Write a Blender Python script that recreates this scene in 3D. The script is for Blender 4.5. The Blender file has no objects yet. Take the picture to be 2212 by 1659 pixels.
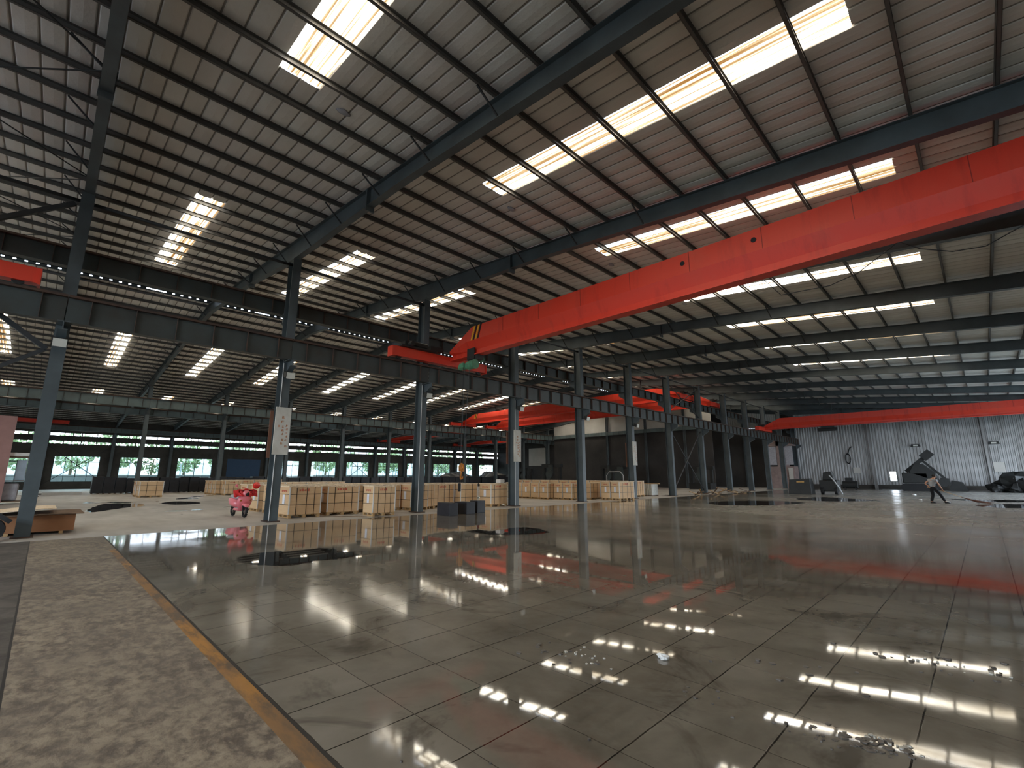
import bpy, bmesh, math, random
from mathutils import Vector, Matrix
random.seed(7)
SC = bpy.context.scene
COL = SC.collection

# ------------------------------------------------------------------ camera
CAMH = 1.56
PITCH = math.atan(198.5/1000.0)
YAW = math.radians(45.1)
cam_d = bpy.data.cameras.new('camera'); cam = bpy.data.objects.new('camera', cam_d); COL.objects.link(cam)
cam_d.sensor_fit = 'HORIZONTAL'; cam_d.sensor_width = 36.0; cam_d.lens = 36.0*1000/2212
cam_d.clip_start = 0.05; cam_d.clip_end = 600
cam.location = (0, 0, CAMH)
cam.rotation_euler = (math.pi/2+PITCH, 0, YAW)
SC.camera = cam

# ------------------------------------------------------------------ sky, daylight, exposure
SKY = 4.2
SKYLIGHT = 11.0
w = bpy.data.worlds.new('sky'); SC.world = w; w.use_nodes = True
nt = w.node_tree; nt.nodes.clear()
o_ = nt.nodes.new('ShaderNodeOutputWorld'); b_ = nt.nodes.new('ShaderNodeBackground')
tc = nt.nodes.new('ShaderNodeTexCoord'); sx = nt.nodes.new('ShaderNodeSeparateXYZ'); rp = nt.nodes.new('ShaderNodeValToRGB')
nt.links.new(tc.outputs['Generated'], sx.inputs[0]); nt.links.new(sx.outputs['Z'], rp.inputs[0])
rp.color_ramp.elements[0].position = 0.0; rp.color_ramp.elements[0].color = (0.80, 0.90, 1.0, 1)
rp.color_ramp.elements[1].position = 0.6; rp.color_ramp.elements[1].color = (0.62, 0.78, 1.0, 1)
nt.links.new(rp.outputs[0], b_.inputs[0]); b_.inputs[1].default_value = SKY
nt.links.new(b_.outputs[0], o_.inputs[0])
vs = SC.view_settings
vs.view_transform = 'Standard'; vs.look = 'None'; vs.gamma = 1; vs.use_curve_mapping = False; vs.exposure = 1.5
cy = SC.cycles
cy.max_bounces = 8; cy.diffuse_bounces = 4; cy.glossy_bounces = 4; cy.transmission_bounces = 4; cy.transparent_max_bounces = 8
cy.use_denoising = True; cy.caustics_reflective = False; cy.caustics_refractive = False
cy.sample_clamp_indirect = 0.0
def portal(loc, rot, sx_, sy_):
    l = bpy.data.lights.new('daylight_portal', 'AREA'); l.shape = 'RECTANGLE'; l.size = sx_; l.size_y = sy_
    l.cycles.is_portal = True
    o = bpy.data.objects.new('daylight_portal', l); COL.objects.link(o); o.location = loc; o.rotation_euler = rot
XW, XE, YS, YN = -77.0, 8.6, -18.2, 72.2          # building shell
portal((XW-0.2, 26, 3.8), (0, -math.pi/2, 0), 6.2, 90)         # window wall
portal((-6.5, YS-0.2, 3.4), (math.pi/2, 0, 0), 27, 6.8)          # open gate behind the camera
portal((XE+0.2, 53, 3.2), (0, math.pi/2, 0), 6.4, 28)            # open gate in the east wall

# ------------------------------------------------------------------ helpers
ORG = {}
def tag(o, label=None, cat=None, group=None, kind=None):
    if label: o['label'] = label
    if cat: o['category'] = cat
    if group: o['group'] = group
    if kind: o['kind'] = kind
    return o
def thing(name, label, cat, loc=(0, 0, 0), rz=0.0, group=None, kind=None):
    o = bpy.data.objects.new(name, None); COL.objects.link(o); o.location = loc; o.rotation_euler = (0, 0, rz)
    o.empty_display_size = 0.2
    ORG[o.name] = (Vector(loc), rz)
    return tag(o, label, cat, group, kind)
class MB:
    def __init__(s): s.v = []; s.f = []; s.m = []; s.mi = 0
    def quad(s, a, b, c, d):
        n = len(s.v); s.v += [tuple(a), tuple(b), tuple(c), tuple(d)]; s.f.append((n, n+1, n+2, n+3)); s.m.append(s.mi); return s
    def hexa(s, p):   # 8 points: bottom 4 ccw, top 4 ccw
        n = len(s.v); s.v += [tuple(q) for q in p]
        for f in ((3, 2, 1, 0), (4, 5, 6, 7), (0, 1, 5, 4), (1, 2, 6, 5), (2, 3, 7, 6), (3, 0, 4, 7)):
            s.f.append(tuple(n+i for i in f)); s.m.append(s.mi)
        return s
    def box(s, x0, x1, y0, y1, z0, z1):
        return s.hexa([(x0, y0, z0), (x1, y0, z0), (x1, y1, z0), (x0, y1, z0), (x0, y0, z1), (x1, y0, z1), (x1, y1, z1), (x0, y1, z1)])
    def cbox(s, c, d):
        return s.box(c[0]-d[0]/2, c[0]+d[0]/2, c[1]-d[1]/2, c[1]+d[1]/2, c[2]-d[2]/2, c[2]+d[2]/2)
    def bar(s, p, q, wd, ht=None, up=(0, 0, 1)):
        ht = ht or wd; p = Vector(p); q = Vector(q); d = (q-p).normalized(); u = Vector(up)
        if abs(d.dot(u)) > 0.98: u = Vector((1, 0, 0))
        r = d.cross(u).normalized()*wd/2; t = r.cross(d).normalized()*ht/2
        return s.hexa([p-r-t, p+r-t, q+r-t, q-r-t, p-r+t, p+r+t, q+r+t, q-r+t])
    def tube(s, pts, r, n=8, closed=False, caps=True):
        pts = [Vector(p) for p in pts]; rs = r if isinstance(r, (list, tuple)) else [r]*len(pts); base = len(s.v); k = len(pts)
        for i, p in enumerate(pts):
            if closed: d = (pts[(i+1) % k]-pts[i-1]).normalized()
            else: d = (pts[min(i+1, k-1)]-pts[max(i-1, 0)]).normalized()
            u = Vector((0, 0, 1)) if abs(d.z) < 0.95 else Vector((1, 0, 0))
            a = d.cross(u).normalized(); b = a.cross(d).normalized()
            for j in range(n):
                t = 2*math.pi*j/n; s.v.append(tuple(p+a*math.cos(t)*rs[i]+b*math.sin(t)*rs[i]))
        m = k if closed else k-1
        for i in range(m):
            for j in range(n):
                a0 = base+i*n+j; a1 = base+i*n+(j+1) % n; b0 = base+((i+1) % k)*n+j; b1 = base+((i+1) % k)*n+(j+1) % n
                s.f.append((a0, a1, b1, b0)); s.m.append(s.mi)
        if caps and not closed:
            s.f.append(tuple(base+j for j in range(n))[::-1]); s.m.append(s.mi)
            s.f.append(tuple(base+(k-1)*n+j for j in range(n))); s.m.append(s.mi)
        return s
    def prism(s, poly, axis, a, b):
        """poly: 2D points; axis 0: (y,z) swept along x; 1: (x,z) along y; 2: (x,y) along z"""
        def P(q, t): return (t, q[0], q[1]) if axis == 0 else ((q[0], t, q[1]) if axis == 1 else (q[0], q[1], t))
        n = len(s.v); k = len(poly)
        s.v += [P(q, a) for q in poly]+[P(q, b) for q in poly]
        for i in range(k):
            j = (i+1) % k; s.f.append((n+i, n+j, n+k+j, n+k+i)); s.m.append(s.mi)
        s.f.append(tuple(range(n, n+k))[::-1]); s.m.append(s.mi); s.f.append(tuple(range(n+k, n+2*k))); s.m.append(s.mi)
        return s
    def ball(s, c, r, n=10, m=7, sq=(1, 1, 1), jit=0):
        base = len(s.v)
        for i in range(m+1):
            th = math.pi*i/m
            for j in range(n):
                ph = 2*math.pi*j/n; q = 1+(random.uniform(-jit, jit) if 0 < i < m else 0)
                s.v.append((c[0]+r*sq[0]*q*math.sin(th)*math.cos(ph), c[1]+r*sq[1]*q*math.sin(th)*math.sin(ph), c[2]+r*sq[2]*q*math.cos(th)))
        for i in range(m):
            for j in range(n):
                s.f.append((base+i*n+j, base+(i+1)*n+j, base+(i+1)*n+(j+1) % n, base+i*n+(j+1) % n)); s.m.append(s.mi)
        return s
    def build(s, name, mat, parent=None, smooth=False, world=False, bevel=0):
        me = bpy.data.meshes.new(name)
        vv = s.v
        if world and parent is not None:
            L, rz = ORG[parent.name]; M = Matrix.Rotation(-rz, 3, 'Z'); vv = [tuple(M @ (Vector(v)-L)) for v in s.v]
        me.from_pydata(vv, [], s.f)
        for m in (mat if isinstance(mat, (list, tuple)) else [mat]): me.materials.append(m)
        for i, p in enumerate(me.polygons):
            p.material_index = s.m[i]; p.use_smooth = smooth
        bm = bmesh.new(); bm.from_mesh(me); bmesh.ops.remove_doubles(bm, verts=bm.verts, dist=1e-5)
        bmesh.ops.recalc_face_normals(bm, faces=bm.faces); bm.to_mesh(me); bm.free()
        o = bpy.data.objects.new(name, me); COL.objects.link(o)
        if parent is not None:
            o.parent = parent
            if world or parent.name in ORG: pass
            L, rz = ORG.get(parent.name, (Vector((0, 0, 0)), 0)); ORG[o.name] = (L, rz)
        if bevel:
            b = o.modifiers.new('bevel', 'BEVEL'); b.width = bevel; b.segments = 2; b.limit_method = 'ANGLE'
        return o
KIDS = {}
def copy_tree(o, parent=None):
    c = o.copy(); COL.objects.link(c)
    if parent is not None: c.parent = parent; c.matrix_parent_inverse = o.matrix_parent_inverse
    for ch in KIDS[o.name] if o.name in KIDS else list(o.children):
        copy_tree(ch, c)
    return c
ORD = ['zeroth', 'first', 'second', 'third', 'fourth', 'fifth', 'sixth', 'seventh', 'eighth', 'ninth', 'tenth', 'eleventh', 'twelfth', 'thirteenth',
       'fourteenth', 'fifteenth', 'sixteenth', 'seventeenth', 'eighteenth', 'nineteenth', 'twentieth', 'twenty-first', 'twenty-second', 'twenty-third',
       'twenty-fourth', 'twenty-fifth', 'twenty-sixth', 'twenty-seventh', 'twenty-eighth', 'twenty-ninth', 'thirtieth', 'thirty-first', 'thirty-second',
       'thirty-third', 'thirty-fourth', 'thirty-fifth', 'thirty-sixth']

# ------------------------------------------------------------------ materials
class NM:
    def __init__(s, name):
        s.m = bpy.data.materials.new(name); s.m.use_nodes = True; s.t = s.m.node_tree; s.t.nodes.clear()
        s.out = s.t.nodes.new('ShaderNodeOutputMaterial'); s.tc = s.t.nodes.new('ShaderNodeTexCoord')
        s.geo = None
    def n(s, ty): return s.t.nodes.new(ty)
    def L(s, a, b): s.t.links.new(a, b)
    def set(s, inp, v):
        if hasattr(v, 'is_linked') or hasattr(v, 'links'): s.L(v, inp)
        else: inp.default_value = v if not (isinstance(v, tuple) and len(v) == 3 and inp.type == 'RGBA') else (*v, 1)
    def pos(s):
        if s.geo is None: s.geo = s.n('ShaderNodeNewGeometry')
        return s.geo.outputs['Position']
    def obj(s): return s.tc.outputs['Object']
    def xyz(s, v):
        q = s.n('ShaderNodeSeparateXYZ'); s.L(v, q.inputs[0]); return q.outputs
    def scale(s, v, sc):
        q = s.n('ShaderNodeMapping'); s.L(v, q.inputs['Vector']); q.inputs['Scale'].default_value = sc; return q.outputs[0]
    def noise(s, v, sc, det=4, rough=0.55, dist=0.0):
        q = s.n('ShaderNodeTexNoise'); s.L(v, q.inputs['Vector']); q.inputs['Scale'].default_value = sc
        q.inputs['Detail'].default_value = det; q.inputs['Roughness'].default_value = rough; q.inputs['Distortion'].default_value = dist
        return q.outputs['Fac']
    def math(s, op, a, b=0.0, c=None, clamp=False):
        q = s.n('ShaderNodeMath'); q.operation = op; q.use_clamp = clamp; s.set(q.inputs[0], a); s.set(q.inputs[1], b)
        if c is not None: s.set(q.inputs[2], c)
        return q.outputs[0]
    def ramp(s, f, stops, interp='LINEAR'):
        q = s.n('ShaderNodeValToRGB'); s.L(f, q.inputs[0]); cr = q.color_ramp; cr.interpolation = interp
        while len(cr.elements) < len(stops): cr.elements.new(0.5)
        for e, (p, c) in zip(cr.elements, stops):
            e.position = p; e.color = (*c, 1) if isinstance(c, tuple) else (c, c, c, 1)
        return q.outputs[0]
    def mix(s, f, a, b, mode='MIX'):
        q = s.n('ShaderNodeMix'); q.data_type = 'RGBA'; q.blend_type = mode
        s.set(q.inputs[0], f); s.set(q.inputs[6], a); s.set(q.inputs[7], b); return q.outputs[2]
    def bump(s, h, strength=0.3, dist=0.02):
        q = s.n('ShaderNodeBump'); q.inputs['Strength'].default_value = strength; q.inputs['Distance'].default_value = dist; s.L(h, q.inputs['Height']); return q.outputs[0]
    def bsdf(s, col, rough=0.5, metal=0.0, normal=None, spec=0.5):
        q = s.n('ShaderNodeBsdfPrincipled'); s.set(q.inputs['Base Color'], col); s.set(q.inputs['Roughness'], rough); s.set(q.inputs['Metallic'], metal)
        s.set(q.inputs['Specular IOR Level'], spec)
        if normal is not None: s.L(normal, q.inputs['Normal'])
        s.L(q.outputs[0], s.out.inputs[0]); return q
def painted(name, c, rough=0.5, c2=None, sc=1.5, amt=0.5, metal=0.0, spec=0.4, bump=0.0):
    m = NM(name); v = m.obj(); n = m.noise(v, sc, 5, 0.6)
    c2 = c2 or tuple(x*0.6 for x in c)
    f = m.ramp(n, [(0.35, 0.0), (0.7, amt)])
    m.bsdf(m.mix(f, c, c2), rough, metal, m.bump(m.noise(v, sc*14, 3), bump, 0.01) if bump else None, spec); return m.m
M = {}
M['steel'] = painted('blue grey painted steel', (0.085, 0.106, 0.115), 0.45, (0.045, 0.052, 0.054), 0.9, 0.8)
M['girder'] = painted('grey green painted steel', (0.050, 0.064, 0.064), 0.5, (0.034, 0.032, 0.026), 0.8, 0.9)
M['teal'] = painted('teal grey girder paint', (0.13, 0.175, 0.18), 0.5, (0.08, 0.095, 0.09), 0.8, 0.8)
M['rust'] = painted('rusty brown steel', (0.085, 0.045, 0.028), 0.7, (0.04, 0.03, 0.028), 2.0, 0.9)
M['purlin'] = painted('galvanised purlin', (0.12, 0.115, 0.108), 0.55, (0.08, 0.074, 0.068), 1.5, 0.7)
M['brace'] = painted('dark brace steel', (0.03, 0.032, 0.034), 0.6)
M['dark'] = painted('dark machine metal', (0.020, 0.021, 0.020), 0.55, (0.012, 0.012, 0.012), 2.5, 0.8)
M['black_stone'] = painted('black granite', (0.018, 0.019, 0.024), 0.45, (0.030, 0.031, 0.036), 3.0, 0.8)
M['rubber'] = painted('black rubber', (0.012, 0.012, 0.013), 0.75)
M['chrome'] = painted('chrome', (0.6, 0.6, 0.6), 0.2, None, 2, 0.2, 1.0)
M['pink'] = painted('pink scooter paint', (0.78, 0.20, 0.24), 0.28, (0.72, 0.18, 0.20), 2, 0.5, spec=0.6)
M['redcloth'] = painted('red quilted cloth', (0.72, 0.025, 0.03), 0.5, (0.5, 0.015, 0.02), 12, 0.7, bump=0.6)
M['redgloss'] = painted('glossy red shell', (0.60, 0.018, 0.012), 0.15, None, 3, 0.3, spec=0.7)
M['white'] = painted('white plastic', (0.72, 0.72, 0.70), 0.5, (0.55, 0.54, 0.5), 4, 0.5)
M['greyplastic'] = painted('grey plastic', (0.42, 0.43, 0.44), 0.45)
M['yellow'] = painted('yellow paint', (0.80, 0.42, 0.02), 0.5)
M['orange'] = painted('orange hook paint', (0.55, 0.19, 0.02), 0.5, (0.15, 0.06, 0.02), 8, 0.8)
M['green'] = painted('green hoist paint', (0.09, 0.30, 0.16), 0.45, (0.04, 0.10, 0.07), 5, 0.7)
M['skin'] = painted('skin', (0.52, 0.27, 0.17), 0.6, (0.46, 0.22, 0.13), 6, 0.5)
M['shirt'] = painted('grey shirt cloth', (0.34, 0.34, 0.34), 0.85, (0.26, 0.26, 0.27), 9, 0.6, bump=0.4)
M['trouser'] = painted('black trouser cloth', (0.012, 0.012, 0.015), 0.9)
M['hair'] = painted('black hair', (0.015, 0.012, 0.011), 0.6)
M['wood'] = painted('raw timber', (0.55, 0.36, 0.17), 0.7, (0.36, 0.21, 0.09), 5, 0.7)
M['oldwood'] = painted('weathered timber', (0.22, 0.14, 0.09), 0.8, (0.10, 0.07, 0.05), 4, 0.8)
M['strap'] = painted('black strapping', (0.02, 0.018, 0.016), 0.4)
M['paper'] = painted('white shipping sheet', (0.80, 0.82, 0.88), 0.7, (0.6, 0.62, 0.7), 14, 0.5)
M['redprint'] = painted('red stencil ink', (0.62, 0.16, 0.10), 0.8)
M['signwhite'] = painted('dusty white board', (0.56, 0.55, 0.50), 0.55, (0.42, 0.40, 0.34), 2.2, 0.8)
M['signback'] = painted('brown board', (0.22, 0.10, 0.06), 0.7)
M['lettering'] = painted('faded orange red lettering', (0.50, 0.17, 0.06), 0.7, (0.55, 0.35, 0.22), 20, 0.6)
M['shutter'] = painted('blue shutter paint', (0.008, 0.055, 0.13), 0.45, (0.006, 0.04, 0.10), 2, 0.6)
M['block'] = painted('dark block wall', (0.075, 0.068, 0.060), 0.9, (0.045, 0.042, 0.038), 1.2, 0.9, bump=0.3)
M['blackish'] = painted('blackish sheet wall', (0.055, 0.050, 0.048), 0.8, (0.02, 0.02, 0.02), 0.25, 0.9)  # dark grey sheet with random near-black patches
M['palepanel'] = painted('pale sheet panels', (0.58, 0.56, 0.52), 0.6, (0.42, 0.40, 0.36), 0.3, 0.9)
M['frame'] = painted('dark green window frame', (0.02, 0.045, 0.04), 0.5)
M['render'] = painted('pinkish render', (0.34, 0.25, 0.23), 0.85, (0.20, 0.15, 0.14), 1.5, 0.8, bump=0.3)
M['pinksheet'] = painted('faded pink sheet', (0.40, 0.22, 0.20), 0.6)
M['bag'] = painted('grey woven bag', (0.42, 0.42, 0.46), 0.7, (0.28, 0.27, 0.30), 5, 0.8, bump=0.5)
M['bluepanel'] = painted('pale blue panel', (0.42, 0.52, 0.62), 0.5)
M['stone_white'] = painted('white stone slab', (0.62, 0.63, 0.60), 0.5, (0.42, 0.42, 0.38), 6, 0.7)
M['leaf'] = painted('green leaves', (0.13, 0.20, 0.09), 0.7, (0.22, 0.29, 0.14), 1.2, 1.0)
M['bark'] = painted('tree bark', (0.12, 0.09, 0.06), 0.9)
M['house'] = painted('white painted building', (0.42, 0.46, 0.47), 0.7)
M['asphalt'] = painted('yard concrete', (0.26, 0.27, 0.26), 0.9, (0.20, 0.22, 0.18), 0.3, 0.8)
M['bristle'] = painted('reddish broom twigs', (0.20, 0.09, 0.06), 0.9, (0.08, 0.04, 0.03), 8, 0.8)
M['lamp'] = painted('lamp glass', (0.62, 0.62, 0.56), 0.3)
M['label_orange'] = painted('orange label plate', (0.55, 0.30, 0.08), 0.5)
# crane red with streaks of grime running down the web
m = NM('red crane paint'); v = m.pos()
st = m.noise(m.scale(v, (1.6, 1.0, 0.25)), 1.6, 6, 0.65); gr = m.noise(v, 0.7, 4)
c = m.mix(m.ramp(st, [(0.52, 0.0), (0.75, 0.75)]), (0.68, 0.048, 0.022), (0.42, 0.025, 0.016))
c = m.mix(m.ramp(gr, [(0.55, 0.0), (0.8, 0.55)]), c, (0.60, 0.09, 0.05))
m.bsdf(c, 0.42, 0, m.bump(m.noise(v, 9, 3), 0.08, 0.01), 0.4); M['red'] = m.m
# plywood of the crates
m = NM('crate plywood'); v = m.obj()
g = m.noise(m.scale(v, (1, 1, 9)), 2.2, 5, 0.6, 0.6); bl = m.noise(v, 1.1, 3)
c = m.mix(g, (0.62, 0.41, 0.22), (0.78, 0.56, 0.34)); c = m.mix(m.ramp(bl, [(0.45, 0.0), (0.75, 0.5)]), c, (0.55, 0.32, 0.16))
m.bsdf(c, 0.65, 0, m.bump(g, 0.1, 0.01), 0.3); M['ply'] = m.m
m = NM('pale chipboard lid'); v = m.pos(); g = m.noise(v, 18, 4, 0.7)
m.bsdf(m.mix(m.ramp(g, [(0.4, 0), (0.65, 1.0)]), (0.85, 0.72, 0.54), (0.66, 0.48, 0.30)), 0.8); M['lid'] = m.m
m = NM('stacked board edges'); v = m.obj(); z = m.xyz(v)[2]
f = m.math('FRACT', m.math('MULTIPLY', z, 55.0)); g = m.noise(v, 4, 3)
c = m.mix(m.ramp(f, [(0.0, 0.0), (0.25, 1.0)]), (0.10, 0.045, 0.02), (0.30, 0.12, 0.045)); c = m.mix(g, c, (0.34, 0.16, 0.07))
m.bsdf(c, 0.7); M['boardedge'] = m.m
# roof insulation film
m = NM('roof insulation film'); v = m.pos(); xyz = m.xyz(v)
cx_ = m.math('FLOOR', m.math('DIVIDE', m.math('ADD', xyz[0], 5.03), 1.24)); cy_ = m.math('FLOOR', m.math('DIVIDE', m.math('SUBTRACT', xyz[1], 1.16), 0.4))
cmb = m.n('ShaderNodeCombineXYZ'); m.L(cx_, cmb.inputs[0]); m.L(cy_, cmb.inputs[1])
wn = m.n('ShaderNodeTexWhiteNoise'); wn.noise_dimensions = '3D'; m.L(cmb.outputs[0], wn.inputs[0])
c = m.mix(wn.outputs['Value'], (0.68, 0.66, 0.61), (0.80, 0.80, 0.76))
c = m.mix(m.ramp(m.noise(v, 0.35, 4), [(0.4, 0.0), (0.75, 0.6)]), c, (0.64, 0.56, 0.54))
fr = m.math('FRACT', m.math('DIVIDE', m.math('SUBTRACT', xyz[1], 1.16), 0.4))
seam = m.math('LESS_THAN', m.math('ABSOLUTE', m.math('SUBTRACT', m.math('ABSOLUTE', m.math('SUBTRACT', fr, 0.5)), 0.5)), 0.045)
c = m.mix(m.math('MULTIPLY', seam, 0.75), c, (0.16, 0.14, 0.12))  # rib lines darkened in the colour: film bulge shading plus seam dirt
m.bsdf(c, 0.55, 0, m.bump(m.noise(v, 3.0, 4), 0.5, 0.05), 0.35); M['film'] = m.m
# translucent skylight sheet, glowing with the daylight above, stained brown along its flutes
m = NM('translucent skylight sheet'); v = m.pos()
st = m.noise(m.scale(v, (0.08, 11.0, 1.0)), 1.0, 3, 0.7); sp = m.noise(m.scale(v, (3.0, 14.0, 1.0)), 2.0, 4, 0.7)
c = m.ramp(st, [(0.36, (0.50, 0.24, 0.07)), (0.47, (0.85, 0.62, 0.34)), (0.55, (1.0, 0.90, 0.70)), (0.7, (1.0, 0.97, 0.90))])
f = m.ramp(st, [(0.36, 0.03), (0.47, 0.045), (0.53, 0.16), (0.62, 1.0)])
s_ = m.math('MULTIPLY', m.math('MULTIPLY', f, m.math('ADD', m.math('MULTIPLY', sp, 0.8), 0.6)), SKYLIGHT)
e = m.n('ShaderNodeEmission'); m.L(c, e.inputs[0]); m.L(s_, e.inputs[1]); m.L(e.outputs[0], m.out.inputs[0]); M['skylight'] = m.m
# glass
m = NM('window glass'); t_ = m.n('ShaderNodeBsdfTransparent'); g_ = m.n('ShaderNodeBsdfGlossy'); g_.inputs['Roughness'].default_value = 0.05
mx = m.n('ShaderNodeMixShader'); mx.inputs[0].default_value = 0.06; t_.inputs[0].default_value = (0.86, 0.93, 0.90, 1)
m.L(t_.outputs[0], mx.inputs[1]); m.L(g_.outputs[0], mx.inputs[2]); m.L(mx.outputs[0], m.out.inputs[0]); M['glass'] = m.m
# corrugated end wall
m = NM('grey corrugated sheet'); v = m.pos()
g = m.noise(m.scale(v, (1.2, 1, 0.15)), 1.2, 5, 0.6)
c = m.mix(m.ramp(g, [(0.35, 0.0), (0.7, 1.0)]), (0.42, 0.42, 0.42), (0.26, 0.255, 0.245))
m.bsdf(c, 0.42, 0.25, m.bump(m.noise(m.scale(v, (3, 1, 0.8)), 1.5, 4), 0.5, 0.06), 0.5); M['corr'] = m.m
M['corrlight'] = painted('light corrugated sheet', (0.62, 0.62, 0.58), 0.5, (0.45, 0.44, 0.40), 0.5, 0.8)
# tiled floor, thinly wet
m = NM('wet stone tile floor'); v = m.pos(); X_, Y_, Z_ = m.xyz(v)[0:3]
def joint(co, off, w_):
    f = m.math('FRACT', m.math('DIVIDE', m.math('SUBTRACT', co, off), 0.6))
    return m.math('GREATER_THAN', m.math('ABSOLUTE', m.math('SUBTRACT', f, 0.5)), 0.5-w_/1.2)
wob = m.math('MULTIPLY', m.math('SUBTRACT', m.noise(v, 6.0, 3), 0.5), 0.012)
jx = joint(m.math('ADD', X_, wob), -0.51, 0.010); jy = joint(m.math('ADD', Y_, wob), 1.38, 0.006)
tx = m.math('FLOOR', m.math('DIVIDE', m.math('SUBTRACT', X_, -0.51), 0.6)); ty = m.math('FLOOR', m.math('DIVIDE', m.math('SUBTRACT', Y_, 1.38), 0.6))
cmb = m.n('ShaderNodeCombineXYZ'); m.L(tx, cmb.inputs[0]); m.L(ty, cmb.inputs[1])
wn = m.n('ShaderNodeTexWhiteNoise'); m.L(cmb.outputs[0], wn.inputs[0])
big = m.noise(v, 0.55, 6, 0.62, 0.4); fine = m.noise(v, 5.0, 6, 0.65)
c = m.mix(m.ramp(big, [(0.32, 0.0), (0.68, 1.0)]), (0.125, 0.110, 0.086), (0.30, 0.275, 0.23))
c = m.mix(m.math('MULTIPLY', wn.outputs['Value'], 0.35), c, (0.10, 0.085, 0.068))
c = m.mix(m.ramp(fine, [(0.45, 0.0), (0.75, 0.35)]), c, (0.24, 0.22, 0.18))
stn = m.noise(v, 0.9, 5, 0.7, 1.0)
c = m.mix(m.ramp(stn, [(0.55, 0.0), (0.68, 0.6)]), c, (0.055, 0.045, 0.036))
wet = m.noise(m.scale(v, (1, 1, 1)), 0.28, 4, 0.55, 0.6)
far = m.ramp(m.math('MULTIPLY', m.math('ADD', X_, 20.0), 0.05), [(0.2, 0.0), (1.0, 1.0)])
r = m.ramp(wet, [(0.30, 0.02), (0.52, 0.035), (0.64, 0.08), (0.80, 0.16)])
dry = m.math('MULTIPLY', m.math('ADD', m.math('MULTIPLY', m.math('MULTIPLY', m.math('SUBTRACT', Y_, 8.0), 0.07, clamp=True), m.math('MULTIPLY', m.math('ADD', X_, 17.0), 0.11, clamp=True)), m.math('MULTIPLY', m.math('SUBTRACT', m.noise(m.scale(v, (0.6, 1, 1)), 0.22, 5, 0.6), 0.5), 1.6)), 1.0, clamp=True)
c = m.mix(m.math('MULTIPLY', dry, 0.65), c, (0.33, 0.315, 0.28))
r = m.math('ADD', r, m.math('MULTIPLY', dry, 0.24))
r = m.math('ADD', r, m.math('MULTIPLY', m.math('SUBTRACT', fine, 0.5), 0.05), clamp=True)
hgt = m.math('MULTIPLY', m.noise(v, 1.6, 2), 0.16)
hgt = m.math('SUBTRACT', hgt, m.math('MULTIPLY', m.math('MAXIMUM', jx, jy), 0.4))
c = m.mix(m.math('MAXIMUM', jx, m.math('MULTIPLY', jy, 0.75)), c, (0.022, 0.018, 0.014))
m.bsdf(c, r, 0, m.bump(hgt, 0.10, 0.006), 0.5); M['tile'] = m.m
# rough concrete
m = NM('dusty concrete floor'); v = m.pos()
a = m.noise(m.scale(v, (1.0, 1.4, 1)), 6.5, 10, 0.72, 0.25); b = m.noise(v, 0.8, 5); d = m.noise(v, 11, 6, 0.7)
c = m.mix(m.ramp(m.math('ADD', m.math('MULTIPLY', a, 0.7), m.math('MULTIPLY', m.noise(v, 1.1, 6, 0.7), 0.3)), [(0.43, 0.0), (0.57, 1.0)]), (0.072, 0.051, 0.041), (0.34, 0.285, 0.21))
c = m.mix(m.ramp(b, [(0.40, 0.0), (0.7, 0.55)]), c, (0.14, 0.115, 0.095)); c = m.mix(m.math('MULTIPLY', d, 0.3), c, (0.30, 0.27, 0.22))
m.bsdf(c, m.ramp(a, [(0.3, 0.45), (0.7, 0.8)]), 0, m.bump(m.math('ADD', a, m.math('MULTIPLY', d, 0.3)), 0.35, 0.02), 0.35); M['concrete'] = m.m
m = NM('grimy concrete floor'); v = m.pos(); a = m.noise(v, 2.0, 7, 0.66, 0.5)
m.bsdf(m.mix(m.ramp(a, [(0.38, 0.0), (0.66, 1.0)]), (0.05, 0.044, 0.040), (0.14, 0.125, 0.108)), 0.6, 0, m.bump(a, 0.3, 0.02), 0.35); M['grime'] = m.m
m = NM('shallow dark water'); v = m.pos(); m.bsdf(m.mix(m.noise(v, 2.5, 4), (0.012, 0.011, 0.010), (0.035, 0.028, 0.024)), 0.02, 0, None, 0.7); M['puddle'] = m.m
m = NM('swept pale concrete floor'); v = m.pos()
a = m.noise(m.scale(v, (0.4, 1.0, 1)), 0.9, 6, 0.6); b = m.noise(v, 0.16, 4, 0.6, 0.8)
c = m.mix(m.ramp(a, [(0.35, 0.0), (0.68, 1.0)]), (0.36, 0.34, 0.315), (0.54, 0.515, 0.48))
pud = m.ramp(b, [(0.60, 0.0), (0.64, 1.0)])
c = m.mix(pud, c, (0.05, 0.048, 0.05))
m.bsdf(c, m.mix(pud, (0.55, 0.55, 0.55), (0.05, 0.05, 0.05)), 0, m.bump(a, 0.1, 0.02), 0.5); M['pale'] = m.m
m = NM('worn yellow line paint'); v = m.pos()
a = m.noise(m.scale(v, (0.6, 2.0, 1)), 2.6, 6, 0.7); d = m.noise(v, 0.5, 3)
c = m.mix(m.ramp(a, [(0.40, 0.0), (0.58, 1.0)]), (0.12, 0.08, 0.05), (0.40, 0.19, 0.04)); c = m.mix(m.ramp(d, [(0.45, 0.0), (0.6, 0.6)]), c, (0.13, 0.09, 0.06))
m.bsdf(c, 0.6, 0, m.bump(a, 0.2, 0.01)); M['line'] = m.m
m = NM('black floor joint'); m.bsdf((0.015, 0.013, 0.012), 0.6); M['jointmat'] = m.m

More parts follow.
